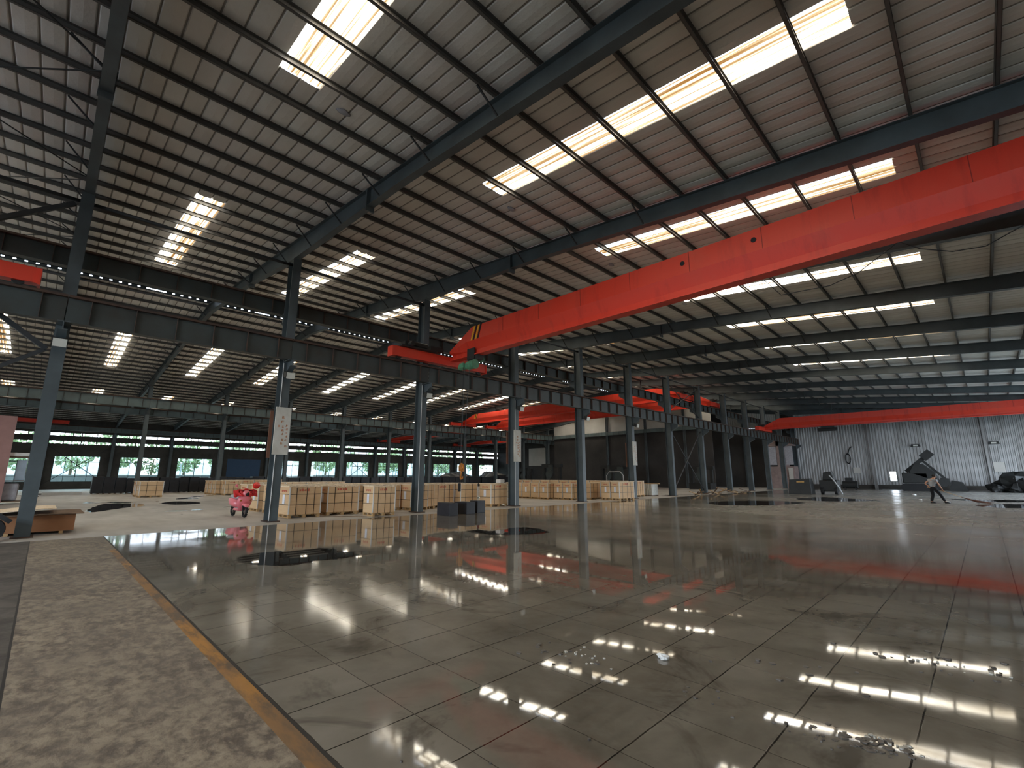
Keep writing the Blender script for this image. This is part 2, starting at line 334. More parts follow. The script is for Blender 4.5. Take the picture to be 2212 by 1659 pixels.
# ------------------------------------------------------------------ setting: floors
XT = -16.6     # far edge of the tiled area
def floor_piece(name, mat, x0, x1, y0, y1, z=0.0):
    mb = MB(); mb.quad((x0, y0, z), (x1, y0, z), (x1, y1, z), (x0, y1, z)); o = mb.build(name, mat); return tag(o, kind='structure')
floor_piece('floor', M['tile'], XT, XE, 1.38, YN)
floor_piece('floor', M['concrete'], XT, XE, 0.02, 1.24)
floor_piece('floor_joint_line', M['jointmat'], XT, XE, 0.0, 0.02)
floor_piece('floor', M['grime'], XT, XE, YS, 0.0)
floor_piece('floor', M['pale'], XW, XT, YS, YN)
o = floor_piece('floor_marking_line', M['line'], -13.5, XE, 1.24, 1.355)
floor_piece('floor', M['concrete'], XT, -13.5, 1.24, 1.355)
floor_piece('floor_joint_line', M['jointmat'], XT, XE, 1.355, 1.38)
floor_piece('ground', M['asphalt'], -150, XW-0.01, -60, 140, -0.05)
floor_piece('ground', M['asphalt'], -30, 20, -60, YS-0.01, -0.05)
floor_piece('ground', M['asphalt'], XE+0.01, 60, YS, 120, -0.05)

# ------------------------------------------------------------------ setting: roof sheet
RX, RZ = -31.7, 11.93
def roofz(x):
    if x > -17.8: return 10.745-0.095*(x+17.8)
    return RZ-(0.0853*(x-RX) if x > RX else 0.080*(RX-x))
HG = 0.3                                            # half width of the ridge opening
SJ = [-42, -27, -12, 3, 17, 31, 48, 63, 78, 95, 110, 125, 140, 155]
SKY_MAIN = [j for j in SJ if j <= 95]
STRIPS = [('main', -9.2, -0.55), ('upper', -26.0, -17.05), ('far', -49.8, -40.5), ('wall', -67.2, -58.6)]
cell_cut = {}
for j in SJ:
    for nm, a, b in STRIPS:
        if nm == 'main' and j not in SKY_MAIN: continue
        for q in (j, j+1): cell_cut.setdefault(q, []).append((a, b))
mb = MB()
for j in range(-49, 179):
    y = 1.16+0.4*j
    prof = [(y, 0.03), (y+0.035, 0.0), (y+0.2, -0.012), (y+0.365, 0.0), (y+0.4, 0.03)]
    for s0, s1 in ((XW-0.3, RX-HG), (RX+HG, -17.8), (-17.8, XE+0.3)):
        cuts = sorted((max(c[0], s0), min(c[1], s1)) for c in cell_cut.get(j, []) if c[0] < s1 and c[1] > s0)
        xs = []; a = s0
        for c in cuts: xs.append((a, c[0])); a = c[1]
        xs.append((a, s1))
        brk = sorted({q for _, a_, b_ in STRIPS for q in (a_, b_)}); fine = []
        for (x0, x1) in xs:
            e = [x0]+[q for q in brk if x0 < q < x1]+[x1]; fine += list(zip(e, e[1:]))
        xs = fine
        for (x0, x1) in xs:
            for (ya, za), (yb, zb) in zip(prof, prof[1:]):
                mb.quad((x0, ya, roofz(x0)+za), (x1, ya, roofz(x1)+za), (x1, yb, roofz(x1)+zb), (x0, yb, roofz(x0)+zb))
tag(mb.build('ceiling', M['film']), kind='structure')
# ridge vent: capped opening, daylight through the gaps of its side strips
mb = MB(); zr = roofz(RX+HG)
for sx_ in (-1, 1):
    x = RX+sx_*(HG+0.02)
    mb.box(x-0.02, x+0.02, YS, YN, zr-0.03, zr+0.05)
    mb.box(x-0.02, x+0.02, YS, YN, zr+0.12, zr+0.30)
    j = -49
    while j < 178:
        y = 1.16+0.4*j
        if not (sx_ < 0 and (j in (4, 5, 18, 19))): mb.box(x-0.02, x+0.02, y+0.10, y+0.38, zr+0.02, zr+0.15)
        j += 1
mb.box(RX-HG-0.12, RX+HG+0.12, YS, YN, zr+0.30, zr+0.34)
tag(mb.build('roof_trim_1', M['girder']), kind='structure')
# skylights
for nm, a, b in STRIPS:
    for i, j in enumerate(SJ):
        if nm == 'main' and j not in SKY_MAIN: continue
        y0 = 1.16+0.4*j; mb = MB(); n = 5
        for k in range(n):
            ya = y0+0.8*k/n; d = 0.8/n
            pr = [(ya, 0.0), (ya+d*0.35, 0.0), (ya+d*0.5, 0.035), (ya+d*0.85, 0.035), (ya+d, 0.0)]
            for (p0, h0), (p1, h1) in zip(pr, pr[1:]):
                for xa, xb in (((a, -17.8), (-17.8, b)) if a < -17.8 < b else ((a, b),)):
                    mb.quad((xa, p0, roofz(xa)+h0), (xb, p0, roofz(xb)+h0), (xb, p1, roofz(xb)+h1), (xa, p1, roofz(xa)+h1))
        o = mb.build('skylight', M['skylight'])
        c_ = len(SJ)-i
        where = {'main': 'over the wet tiled floor', 'upper': 'between sign columns and ridge', 'far': 'just beyond the ridge vent', 'wall': 'low above the window wall'}[nm]
        tag(o, 'stained glowing skylight %s, %s from the end wall' % (where, ORD[(len(SKY_MAIN)-i) if nm == 'main' else c_]), 'skylight', 'roof skylights '+where)

# ------------------------------------------------------------------ setting: walls
def gate_box(mb, x0, x1, y0, y1, z0, z1): mb.box(x0, x1, y0, y1, z0, z1)
# window wall (west)
ws = [0.75+6*k for k in range(-3, 12)]; ww = 4.1
mb = MB(); T = 0.24; eave = roofz(XW)
mb.box(XW-T, XW, YS, YN, 0, 0.86)
prev = YS
for k, y in enumerate(ws):
    mb.box(XW-T, XW, prev, y, 0.86, 3.9); prev = y+ww
mb.box(XW-T, XW, prev, YN, 0.86, 3.9)
mb.box(XW-T, XW, YS, YN, 3.9, 5.33); mb.box(XW-T, XW, YS, YN, 5.64, 6.30); mb.box(XW-T, XW, YS, YN, 6.60, eave)
for k in range(-3, 13):
    yc = -0.15+6*k
    for z0, z1 in ((5.33, 5.64), (6.30, 6.60)):
        mb.box(XW-T, XW, yc-0.22, yc+0.22, z0, z1)
        for dy in (1.45, 2.2, 3.0, 4.4): mb.box(XW-0.1, XW-0.02, yc+dy-0.04, yc+dy+0.04, z0, z1)
tag(mb.build('wall_left', M['block']), kind='structure')
for n, y in enumerate(ws):
    if abs(y-18.75) < 0.1:       # bay closed by the blue shutter
        mb = MB()
        z = 0.0
        while z < 3.95:
            mb.box(XW-0.02, XW+0.05, y-0.05, y+ww+0.25, z, z+0.10); mb.box(XW-0.02, XW+0.03, y-0.05, y+ww+0.25, z+0.10, z+0.12); z += 0.12
        tag(mb.build('door_1', M['shutter']), kind='structure'); continue
    mb = MB(); F = 0.045
    xs0, xs1 = XW-0.14, XW-0.06
    for z in (0.86+F/2, 1.46, 3.20, 3.9-F/2): mb.box(xs0, xs1, y, y+ww, z-F/2, z+F/2)
    for q in range(5):
        yy = y+ww*q/4; yy = min(max(yy, y+F/2), y+ww-F/2); mb.box(xs0, xs1, yy-F/2, yy+F/2, 0.86, 3.9)
    mb.box(xs0-0.01, xs1+0.02, y+ww*0.25, y+ww*0.75, 3.14, 3.24); mb.box(xs0-0.01, xs1+0.02, y+ww*0.5-0.04, y+ww*0.5+0.04, 1.46, 3.2)
    wo = tag(mb.build('window_%d' % (n+1), M['frame']), kind='structure')
    mb = MB(); mb.box(XW-0.105, XW-0.098, y, y+ww, 0.86, 3.9); mb.build('glass', M['glass'], wo)
# far end wall: corrugated part
def corrugated(mb, x0, x1, zf0, zf1, y, per=0.3, dep=0.05, hole=None):
    x = x0
    while x < x1-1e-6:
        pr = [(0, 0), (0.3, 0), (0.45, dep), (0.85, dep), (1.0, 0)]
        for (p0, d0), (p1, d1) in zip(pr, pr[1:]):
            xa = min(x+per*p0, x1); xb = min(x+per*p1, x1)
            if xb <= xa: continue
            segs = [(zf0, None)]
            if hole and xa < hole[1] and xb > hole[0]: segs = [(zf0, hole[2]), (hole[3], None)]
            for s0, s1 in segs:
                za = s0(xa) if callable(s0) else s0; zb = s0(xb) if callable(s0) else s0
                ta = s1 if s1 is not None else zf1(xa); tb = s1 if s1 is not None else zf1(xb)
                mb.quad((xa, y-d0, za), (xb, y-d1, zb), (xb, y-d1, tb), (xa, y-d0, ta))
        x += per
mb = MB(); corrugated(mb, -18.0, XE, 0.45, lambda x: roofz(x)+0.05, YN, hole=(-8.1, -7.5, 0.95, 2.05))
tag(mb.build('wall_back', M['corr']), kind='structure')
mb = MB(); mb.box(-18.0, XE, YN-0.12, YN+0.1, 0, 0.5); tag(mb.build('baseboard_back', M['block']), kind='structure')
mb = MB(); mb.box(-8.16, -8.10, YN-0.06, YN+0.02, 0.9, 2.1); mb.box(-7.5, -7.44, YN-0.06, YN+0.02, 0.9, 2.1); mb.box(-8.16, -7.44, YN-0.06, YN+0.02, 2.05, 2.11)
mb.box(-8.16, -7.44, YN-0.06, YN+0.02, 0.9, 0.96); mb.box(-8.1, -7.5, YN-0.04, YN, 1.72, 1.76)
tag(mb.build('window_20', M['frame']), kind='structure')
mb = MB(); mb.box(XW, -18.0, YN, YN+0.2, 0, 8.3)
mb.prism([(XW, 8.3), (-26.3, 8.3), (-26.3, roofz(-26.3)), (RX, RZ+0.02), (XW, roofz(XW)+0.01)], 1, YN, YN+0.2)
mb.prism([(-19.8, 8.3), (-18.0, 8.3), (-18.0, roofz(-18)), (-19.8, roofz(-19.8))], 1, YN, YN+0.2)
tag(mb.build('wall_back', M['blackish']), kind='structure')
mb = MB()
mb.prism([(-50.2, 8.05), (-24.0, 8.05), (-24.0, roofz(-24)), (-31.7, roofz(-31.7)), (-50.2, roofz(-50.2))], 1, 60.0, 60.12)
tag(mb.build('wall_partition_upper', M['palepanel']), kind='structure')
mb = MB(); mb.box(-50.2, -24.0, 60.0, 60.12, 0.0, 8.04); tag(mb.build('wall_partition', M['blackish']), kind='structure')
mb = MB(); corrugated(mb, -26.3, -19.8, 8.3, lambda x: roofz(x)+0.05, YN-0.02, per=0.28)
tag(mb.build('wall_back', M['corrlight']), kind='structure')
mb = MB(); mb.box(-67.4, -62.6, YN-0.03, YN+0.01, 3.6, 7.2); tag(mb.build('wall_back', M['palepanel']), kind='structure')
# front wall (behind the camera) with its open gate, and east wall with its open gate
mb = MB(); mb.box(XW, -20, YS-0.2, YS, 0, roofz(XW)); mb.box(7, XE, YS-0.2, YS, 0, 6.8); mb.box(-20, XE, YS-0.2, YS, 6.8, 8.1)
mb.prism([(XW, roofz(XW)-0.01), (XE, roofz(XE)-0.3), (XE, roofz(XE)), (-17.8, roofz(-17.8)), (RX, RZ), (XW, roofz(XW))], 1, YS-0.2, YS)
tag(mb.build('wall_front', M['corrlight']), kind='structure')
mb = MB(); mb.box(XE, XE+0.2, YS, 39, 0, roofz(XE)); mb.box(XE, XE+0.2, 67, YN, 0, roofz(XE)); mb.box(XE, XE+0.2, 39, 67, 6.4, roofz(XE))
tag(mb.build('wall_right', M['corrlight']), kind='structure')
# closing boards above the eaves
# ------------------------------------------------------------------ steel frame
YK = [-0.15+6*k for k in range(-3, 13)]
def hsec(mb, x, y, z0, z1, dx, dy, t=0.02):
    mb.box(x-dx/2, x-dx/2+t, y-dy/2, y+dy/2, z0, z1); mb.box(x+dx/2-t, x+dx/2, y-dy/2, y+dy/2, z0, z1); mb.box(x-dx/2+t, x+dx/2-t, y-t/2, y+t/2, z0, z1)
ROWS = {'A': -17.8, 'B': -51.5, 'W': XW+0.35}
def depth_at(x):
    nodes = [(-77.4, .62), (-64, .42), (-51.5, .75), (-43, .45), (-31.7, .6), (-24, .5), (-17.8, .78), (-10, .5), (8.9, .6)]
    for (a, da), (b, db) in zip(nodes, nodes[1:]):
        if a <= x <= b: return da+(db-da)*(x-a)/(b-a)
    return .6
for k, y in enumerate(YK):
    kk = k-3
    for row, x in ROWS.items():
        if kk == 12 and row != 'A': continue
        if kk < -1: continue
        zt = roofz(x)-0.21-depth_at(x)
        if row == 'A':
            lab = 'steel H column of the sign line, ' + ('beside the board stack' if kk == 0 else 'behind the pink scooter, carrying a lettered board' if kk == 1 else 'one bay before the board stack' if kk == -1 else '%s past the scooter' % ORD[kk-1])
        elif row == 'B':
            lab = 'slender steel column out in the hall beyond the crates, %s of its line' % ORD[kk+2]
        else:
            lab = 'dark steel column against the window wall, %s of its line' % ORD[kk+2]
        t = thing('steel_column', lab, 'column', (x, y, 0), kind='thing', group={'A': 'columns of the near crane line', 'B': 'columns of the middle line', 'W': 'columns along the window wall'}[row])
        mb = MB(); dx, dy = (0.5, 0.30) if row == 'A' else (0.45, 0.3)
        hsec(mb, x, y, 0, zt, dx, dy)
        mb.build('shaft', M['steel'], t, world=True)
        mb = MB(); mb.box(x-dx/2-0.08, x+dx/2+0.08, y-dy/2-0.06, y+dy/2+0.06, 0, 0.03); mb.build('base_plate', M['rust'], t, world=True)
        brs = {'A': [(1, 5.68), (-1, 7.65)], 'B': [(1, 7.42), (-1, 6.85)], 'W': [(1, 6.85)]}[row]
        for sgn, z in brs:
            mb = MB(); x0 = x+sgn*dx/2; x1 = x+sgn*(dx/2+0.55)
            mb.prism([(x0, z-0.55), (x1, z-0.22), (x1, z-0.02), (x0, z-0.02)], 1, y-0.012, y+0.012)
            mb.box(min(x0, x1), max(x0, x1), y-0.13, y+0.13, z-0.025, z-0.001)
            mb.hexa([(x0, y-.1, z-.57), (x1, y-.1, z-.24), (x1, y+.1, z-.24), (x0, y+.1, z-.57), (x0, y-.1, z-.55), (x1, y-.1, z-.22), (x1, y+.1, z-.22), (x0, y+.1, z-.55)])
            mb.build('corbel', M['steel'], t, world=True)
# roof rafters
for k, y in enumerate(YK):
    kk = k-3
    for side in ('near', 'far'):
        xs = [8.6, 3, -3, -10, -14, -17.8, -21, -24, -28, RX] if side == 'near' else [RX, -35, -39, -43, -47, -51.5, -56, -60, -64, -70, XW]
        t = thing('roof_rafter', 'tapered steel rafter %s, %s from the end wall' % ('over the tiled floor' if side == 'near' else 'on the window wall slope', ORD[len(YK)-k]), 'rafter', (xs[0], y, roofz(xs[0])), group='rafters of the %s slope' % side)
        web = MB(); tf = MB(); bf = MB()
        for a, b in zip(xs, xs[1:]):
            za, zb = roofz(a)-0.168, roofz(b)-0.168; da, db = depth_at(a), depth_at(b)
            def sl(mb, wd, ta, tb, ba, bb_):
                mb.hexa([(b, y-wd, bb_), (a, y-wd, ba), (a, y+wd, ba), (b, y+wd, bb_), (b, y-wd, tb), (a, y-wd, ta), (a, y+wd, ta), (b, y+wd, tb)])
            sl(web, 0.006, za-.015, zb-.015, za-da+.015, zb-db+.015)
            sl(tf, 0.11, za, zb, za-.015, zb-.015); sl(bf, 0.11, za-da+.015, zb-db+.015, za-da, zb-db)
        web.build('web', M['steel'], t, world=True); tf.build('top_flange', M['steel'], t, world=True); bf.build('bottom_flange', M['steel'], t, world=True)
        for xp in ((-11.9, -23.5) if side == 'near' else (-45, -58, -67)):
            mb = MB(); z = roofz(xp)-0.2; d = depth_at(xp); mb.box(xp-0.03, xp+0.03, y-0.13, y+0.13, z-d-0.12, z+0.02); mb.build('splice_plate', M['steel'], t, world=True)
        if 0 <= kk <= 6:
            n = 0
            while True:
                xp = (-6.27-2.48*n) if side == 'near' else (-32.35-2.48*n)
                if xp < (-31 if side == 'near' else -74): break
                mb = MB(); mb.bar((xp, y-0.62, roofz(xp)-0.2), (xp+0.05, y-0.03, roofz(xp)-0.2-depth_at(xp)+0.04), 0.035)
                mb.build('fly_brace', M['brace'], t, world=True); n += 1
# purlins
def purlin(x, label, grp):
    mb = MB(); z = roofz(x)-0.01; D = 0.155
    mb.box(x-0.030, x-0.024, YS+0.05, YN-0.05, z-D, z); mb.box(x-0.030, x+0.035, YS+0.05, YN-0.05, z-D, z-D+0.006); mb.box(x-0.030, x+0.035, YS+0.05, YN-0.05, z-0.012, z-0.004)
    mb.box(x+0.029, x+0.035, YS+0.05, YN-0.05, z-D, z-D+0.022)
    tag(mb.build('purlin', M['purlin']), label, 'purlin', grp)
for n in range(31):
    purlin(-29.83+1.24*n, 'thin steel purlin over the tiled floor, %s down from the ridge vent' % ORD[n+1], 'purlins over the tiled floor')
for n in range(36):
    purlin(-32.35-1.24*n, 'thin steel purlin on the window wall slope, %s down from the ridge vent' % ORD[n+1], 'purlins above the window wall side')
# runway girders: one per bay
def runway(x, z0, z1, first, last, txt, grp, mat=None, rail=True):
    for k in range(first, last):
        ya, yb = -0.15+6*k, -0.15+6*(k+1)
        t = thing('runway_girder', 'ribbed girder %s, %s span from the end wall' % (txt, ORD[12-k]), 'girder', (x, ya, z0), group=grp)
        mb = MB(); mb.box(x-0.008, x+0.008, ya+0.01, yb-0.01, z0+0.02, z1-0.02); mb.build('web', mat or M['girder'], t, world=True)
        mb = MB(); mb.box(x-0.15, x+0.15, ya+0.01, yb-0.01, z1-0.02, z1); mb.build('top_flange', M['rust'], t, world=True)
        mb = MB(); mb.box(x-0.13, x+0.13, ya+0.01, yb-0.01, z0, z0+0.02); mb.build('bottom_flange', mat or M['girder'], t, world=True)
        mb = MB(); mb.box(x-0.03, x+0.03, ya+0.01, yb-0.01, z1, z1+0.08); mb.build('rail', M['rust'], t, world=True)
        for i in range(6):
            yy = ya+0.5+i; mb = MB(); mb.box(x-0.12, x+0.12, yy-0.006, yy+0.006, z0+0.02, z1-0.02); mb.build('stiffener', M['rust'], t, world=True)
runway(-17.25, 5.68, 6.41, -2, 12, 'low on the sign columns under the crane', 'runway under the big red crane')
runway(-18.4, 7.65, 8.22, -2, 12, 'high behind the sign columns', 'high runway behind the lettered columns')
runway(-50.9, 7.42, 8.20, -1, 12, 'on the middle columns, crate side', 'runway on the middle columns', M['teal'])
runway(-52.1, 6.85, 7.40, -1, 12, 'on the middle columns, window side', 'window side runway of the middle columns', M['teal'])
runway(-76.0, 6.85, 7.40, -1, 12, 'along the window wall', 'runway along the window wall', M['teal'])
# tie tube through the near column line
for k in range(-1, 12):
    mb = MB(); mb.tube([(-17.8, -0.15+6*k+0.02, 9.55), (-17.8, -0.15+6*(k+1)-0.02, 9.55)], 0.055, 8)
    tag(mb.build('tie_tube', M['brace'], smooth=True), 'dark tie tube high between sign columns, %s span from the end wall' % ORD[12-k], 'tie tube', 'tie tubes of the lettered columns')
def cross(name, lab, x, y0, z0, y1, z1, r=0.03, mat='brace'):
    mb = MB(); mb.bar((x-0.03, y0, z0), (x-0.03, y1, z1), r*2); o = mb.build(name, M[mat]); tag(o, lab+', falling toward the far end', 'brace', 'diagonal braces')
    mb = MB(); mb.bar((x+0.04, y0, z1), (x+0.04, y1, z0), r*2); o = mb.build(name, M[mat]); tag(o, lab+', rising toward the far end', 'brace', 'diagonal braces')
cross('column_brace', 'long diagonal brace between columns beside the wood offcuts', -17.8, -0.15+36, 5.5, -0.15+42, 0.3)
cross('column_brace', 'upper diagonal brace between the columns beside the wood offcuts', -17.8, -0.15+36, 9.4, -0.15+42, 6.8, 0.025)
cross('column_brace', 'heavy high diagonal brace meeting the board stack column', -17.8, -6.15, 9.4, -0.4, 5.0, 0.06)
cross('column_brace', 'heavy low diagonal brace meeting the board stack column', -17.8, -6.15, 0.4, -0.4, 5.0, 0.05)
for k, nm in ((0, 'first clear window'), (6, 'seventh window'), (9, 'tenth window'), (11, 'last window')):
    cross('wall_brace', 'diagonal rod brace crossing the %s' % nm, XW+0.4, -0.15+6*k, 0.4, -0.15+6*(k+1), 5.2, 0.035)
for k in (-1,):
    for i, xa in enumerate((-5.5, -11.7, -18, -24.2)):
        for s in (0, 1):
            ya, yb = (-0.15+6*k, -0.15+6*(k+1))[::1 if s == 0 else -1]
            mb = MB(); mb.bar((xa, ya, roofz(xa)-0.35), (xa-6.2, yb, roofz(xa-6.2)-0.35), 0.025); o = mb.build('roof_brace', M['brace'])
            tag(o, 'thin %s roof brace rod, %s pair down from the ridge' % (('leaning', 'crossing')[s], ORD[4-i]), 'roof brace', 'roof cross braces')
# gable posts and end beam at the far wall
for i, x in enumerate((-70, -62.3, -57.3, -46.9, -41.6, -36.9, -30, -24.2, -9.5, 0.5)):
    mb = MB(); hsec(mb, x, YN-0.22, 0, roofz(x)-0.95, 0.3, 0.3)
    tag(mb.build('gable_post', M['steel' if x < -18 else 'corr']), 'steel post against the far end wall, %s from the window wall corner' % ORD[i+1], 'post', 'posts of the far end wall')
mb = MB(); mb.box(-49.9, -24.2, 59.70, 59.82, 7.55, 8.05)
for i in range(26): mb.box(-49.5+i, -49.48+i, 59.66, 59.86, 7.55, 8.05)
tag(mb.build('partition_beam', M['teal']), 'ribbed horizontal beam under the pale panels of the partition', 'beam', kind='thing')
for i, x in enumerate((-45.4, -39.6, -33.2, -27.5)):
    mb = MB(); hsec(mb, x, 59.75, 0, roofz(x)-0.2, 0.3, 0.2)
    tag(mb.build('partition_post', M['steel']), 'dark steel post before the pale partition panels, %s from the middle columns' % ORD[i+1], 'post', 'posts of the partition')

# ------------------------------------------------------------------ bridge cranes
def crane(x0, x1, yc, zr, lab, stripes=True, taper=1.6, H=1.3, endL=(2.2, 2.2), seams=True, lift=0.22):
    """box girder from x0 (west) to x1; zr = rail top"""
    zb = zr+lift; zt = zb+H; t = thing('bridge_crane', lab, 'crane', (x0, yc, zr))
    def sect(x, k):   # k: 1 full height .. 0 end height ; returns ring of y,z
        top = zb+0.45+(H-0.45)*k; wd = 0.24
        return [(yc-0.20, zb), (yc+0.20, zb), (yc+0.20, zb+0.05), (yc+0.06, zb+0.09), (yc+0.06, zb+0.26), (yc+wd, zb+0.52*H if k > 0.5 else zb+0.36), (yc+wd, top), (yc-wd, top), (yc-wd, zb+0.52*H if k > 0.5 else zb+0.36), (yc-0.06, zb+0.26), (yc-0.06, zb+0.09), (yc-0.20, zb+0.05)]
    st = [(x0, 0.0), (x0+taper*0.75, 0.75), (x0+taper, 1.0), (x1-taper, 1.0), (x1-taper*0.75, 0.75), (x1, 0.0)]
    mb = MB(); rings = []
    for x, k in st:
        n = len(mb.v); sec = sect(x, k); mb.v += [(x, a, b) for a, b in sec]; rings.append(n)
    K = 12
    for r0, r1 in zip(rings, rings[1:]):
        for i in range(K):
            j = (i+1) % K; mb.f.append((r0+i, r0+j, r1+j, r1+i)); mb.m.append(0)
    mb.f.append(tuple(range(rings[0], rings[0]+K))); mb.m.append(0); mb.f.append(tuple(range(rings[-1], rings[-1]+K))); mb.m.append(0)
    mb.build('bridge_girder', M['red'], t, world=True)
    for x, (la, lb) in ((x0-0.15, endL), (x1+0.15, (1.6, 1.6))):
        mb = MB(); mb.box(x-0.16, x+0.16, yc-la, yc+lb, zr+0.10, zr+0.52)
        mb.box(x-0.2, x+0.2, yc-la-0.06, yc-la, zr+0.06, zr+0.50); mb.box(x-0.2, x+0.2, yc+lb, yc+lb+0.06, zr+0.06, zr+0.50)
        e = mb.build('end_carriage', M['red'], t, world=True)
        for yy in (yc-la+0.35, yc+lb-0.35):
            w_ = MB(); w_.tube([(x-0.05, yy, zr+0.13), (x+0.05, yy, zr+0.13)], 0.13, 14); w_.build('wheel', M['dark'], e, world=True, smooth=False)
        mb = MB(); mb.box(x-0.1, x+0.25, yc-la+0.5, yc-la+0.95, zr+0.52, zr+0.80); mb.tube([(x+0.2, yc-la+0.72, zr+0.66), (x+0.55, yc-la+0.72, zr+0.66)], 0.11, 10)
        mb.build('drive_motor', M['dark'], t, world=True)
    if stripes:
        for q in range(4):
            mb = MB(); xa = x0+taper+0.05+0.14*q
            mb.hexa([(xa-.12, yc-.252, zb+.52*H), (xa-.02, yc-.252, zb+.52*H), (xa-.02, yc-.238, zb+.52*H), (xa-.12, yc-.238, zb+.52*H), (xa+.10, yc-.252, zt), (xa+.20, yc-.252, zt), (xa+.20, yc-.238, zt), (xa+.10, yc-.238, zt)])
            mb.build('warning_stripe', M['yellow'] if q % 2 == 0 else M['rubber'], t, world=True)
    if seams:
        x = x0+taper+2
        while x < x1-taper:
            mb = MB(); mb.box(x-0.008, x+0.008, yc-0.249, yc-0.238, zb+0.52*H, zt); mb.build('weld_seam', M['red_dark'], t, world=True); x += 2.0
    return t, zb
m = NM('dull red seam paint'); m.bsdf((0.30, 0.02, 0.012), 0.6); M['red_dark'] = m.m
big, zb = crane(-16.95, 7.6, 13.0, 6.49, 'long red overhead crane spanning low across the tiled floor, striped at its end', endL=(3.2, 2.0), lift=0.33)
for x in (-3.55, -5.55):
    mb = MB(); mb.tube([(x, 12.74, zb+0.52*1.3+0.32), (x, 12.752, zb+0.52*1.3+0.32)], 0.07, 14); mb.build('bolt_hole', M['rubber'], big, world=True)
# black equipment on the end carriage
mb = MB(); mb.box(-17.15, -16.75, 10.1, 11.9, 7.01, 7.09); mb.tube([(-16.85, 10.5, 7.21), (-16.85, 11.4, 7.21)], 0.12, 10); mb.box(-17.1, -16.8, 11.6, 12.3, 7.09, 7.3); mb.build('cable_tray', M['dark'], big, world=True)
# hoist under the big crane
hx = -15.35; hy = 13.0
mb = MB(); mb.cbox((hx, hy, zb-0.12), (0.7, 0.34, 0.22)); mb.cbox((hx-0.1, hy-0.18, zb+0.08), (0.5, 0.05, 0.5))
ho = mb.build('hoist', M['dark'], big, world=True)
mb = MB(); mb.tube([(hx-0.05, hy-0.36, zb-0.50), (hx+0.35, hy-0.36, zb-0.50)], 0.19, 16); mb.tube([(hx+0.35, hy-0.36, zb-0.50), (hx+0.42, hy-0.36, zb-0.50)], 0.21, 16); mb.build('rope_drum', M['green'], ho, world=True)
mb = MB(); mb.tube([(hx-0.62, hy-0.36, zb-0.5), (hx-0.1, hy-0.36, zb-0.5)], 0.14, 14); mb.cbox((hx-0.3, hy-0.53, zb-0.48), (0.3, 0.06, 0.2)); mb.build('motor', M['green'], ho, world=True)
mb = MB(); mb.tube([(hx-0.05, hy+0.30, zb-0.12), (hx+0.12, hy+0.30, zb-0.12)], 0.13, 12); mb.build('trolley_wheel', M['green'], ho, world=True)
kx = hx-0.46
for d in (-0.13, 0.17):
    mb = MB(); mb.tube([(kx+d+0.3, hy-0.36, zb-0.6), (kx+d*0.6, hy-0.3, 2.02)], 0.012, 5); mb.build('rope', M['brace'], ho, world=True)
mb = MB(); mb.ball((kx, hy-0.3, 1.92), 0.17, 12, 8, (1, 0.55, 1.1)); mb.box(kx-0.12, kx+0.12, hy-0.36, hy-0.24, 1.75, 1.95)
mb.tube([(kx, hy-0.3, 1.76), (kx, hy-0.3, 1.62), (kx-0.07, hy-0.3, 1.53), (kx-0.02, hy-0.3, 1.43), (kx+0.08, hy-0.3, 1.46), (kx+0.11, hy-0.3, 1.54)], [0.035, 0.04, 0.04, 0.045, 0.035, 0.02], 8)
mb.build('hook', M['orange'], ho, world=True)
mb = MB(); mb.tube([(kx+0.25, hy-0.5, zb-0.55), (kx+0.12, hy-0.5, 1.25)], 0.012, 5); mb.box(kx+0.08, kx+0.18, hy-0.54, hy-0.46, 0.92, 1.25); mb.build('pendant_control', M['rubber'], ho, world=True)
crane(-50.75, -18.55, 41.0, 8.31, 'red overhead crane in the middle hall whose striped end sits nearest the hanging hook', taper=2.6, seams=False)
crane(-50.75, -18.55, 47.5, 8.31, 'red overhead crane in the middle hall, parked just behind the striped one', stripes=False, seams=False)
crane(-17.1, 7.6, 58.0, 6.49, 'red overhead crane above the sweeping person, near the corrugated end wall', stripes=False, H=1.2)
crane(-75.85, -52.25, 44.0, 7.48, 'small red crane by the window wall, seen beside the second sign column', stripes=False, taper=4.0, H=0.62, seams=False)
crane(-75.85, -52.25, 61.0, 7.48, 'small red crane by the window wall, seen behind the hanging hook', stripes=False, taper=4.0, H=0.62, seams=False)
crane(-75.85, -52.25, -5.6, 7.48, 'red crane end above the windows, seen beside the plywood stack column', stripes=False, taper=4.0, H=0.62, seams=False, endL=(1.6, 7.0))
crane(-17.1, 7.6, -6.4, 6.49, 'red overhead crane by the stack column, only its end carriage showing', stripes=False, seams=False, endL=(1.8, 5.6))
# hoist trolley on the far crane
mb = MB(); mb.box(-11.6, -10.4, 57.7, 58.3, 6.25, 6.70); mb.tube([(-11.9, 57.8, 6.35), (-10.2, 57.8, 6.35)], 0.18, 10); tag(mb.build('hoist_trolley', M['dark']), 'black hoist trolley hanging under the crane near the end wall', 'hoist')
# sagging feed cable
pts = [(-3.6, 13.4, 6.9), (-3.23, 13.5, 6.36), (-2.14, 13.6, 6.33), (-1.53, 13.6, 6.48), (-0.69, 13.6, 7.0), (-0.35, 13.6, 6.69), (0.17, 13.6, 6.43), (0.68, 13.6, 6.37), (1.29, 13.6, 6.63), (2.0, 13.5, 6.9)]
mb = MB(); mb.tube(pts, 0.012, 5); tag(mb.build('feed_cable', M['rubber'], smooth=True), 'black power cable sagging below the long red crane', 'cable')

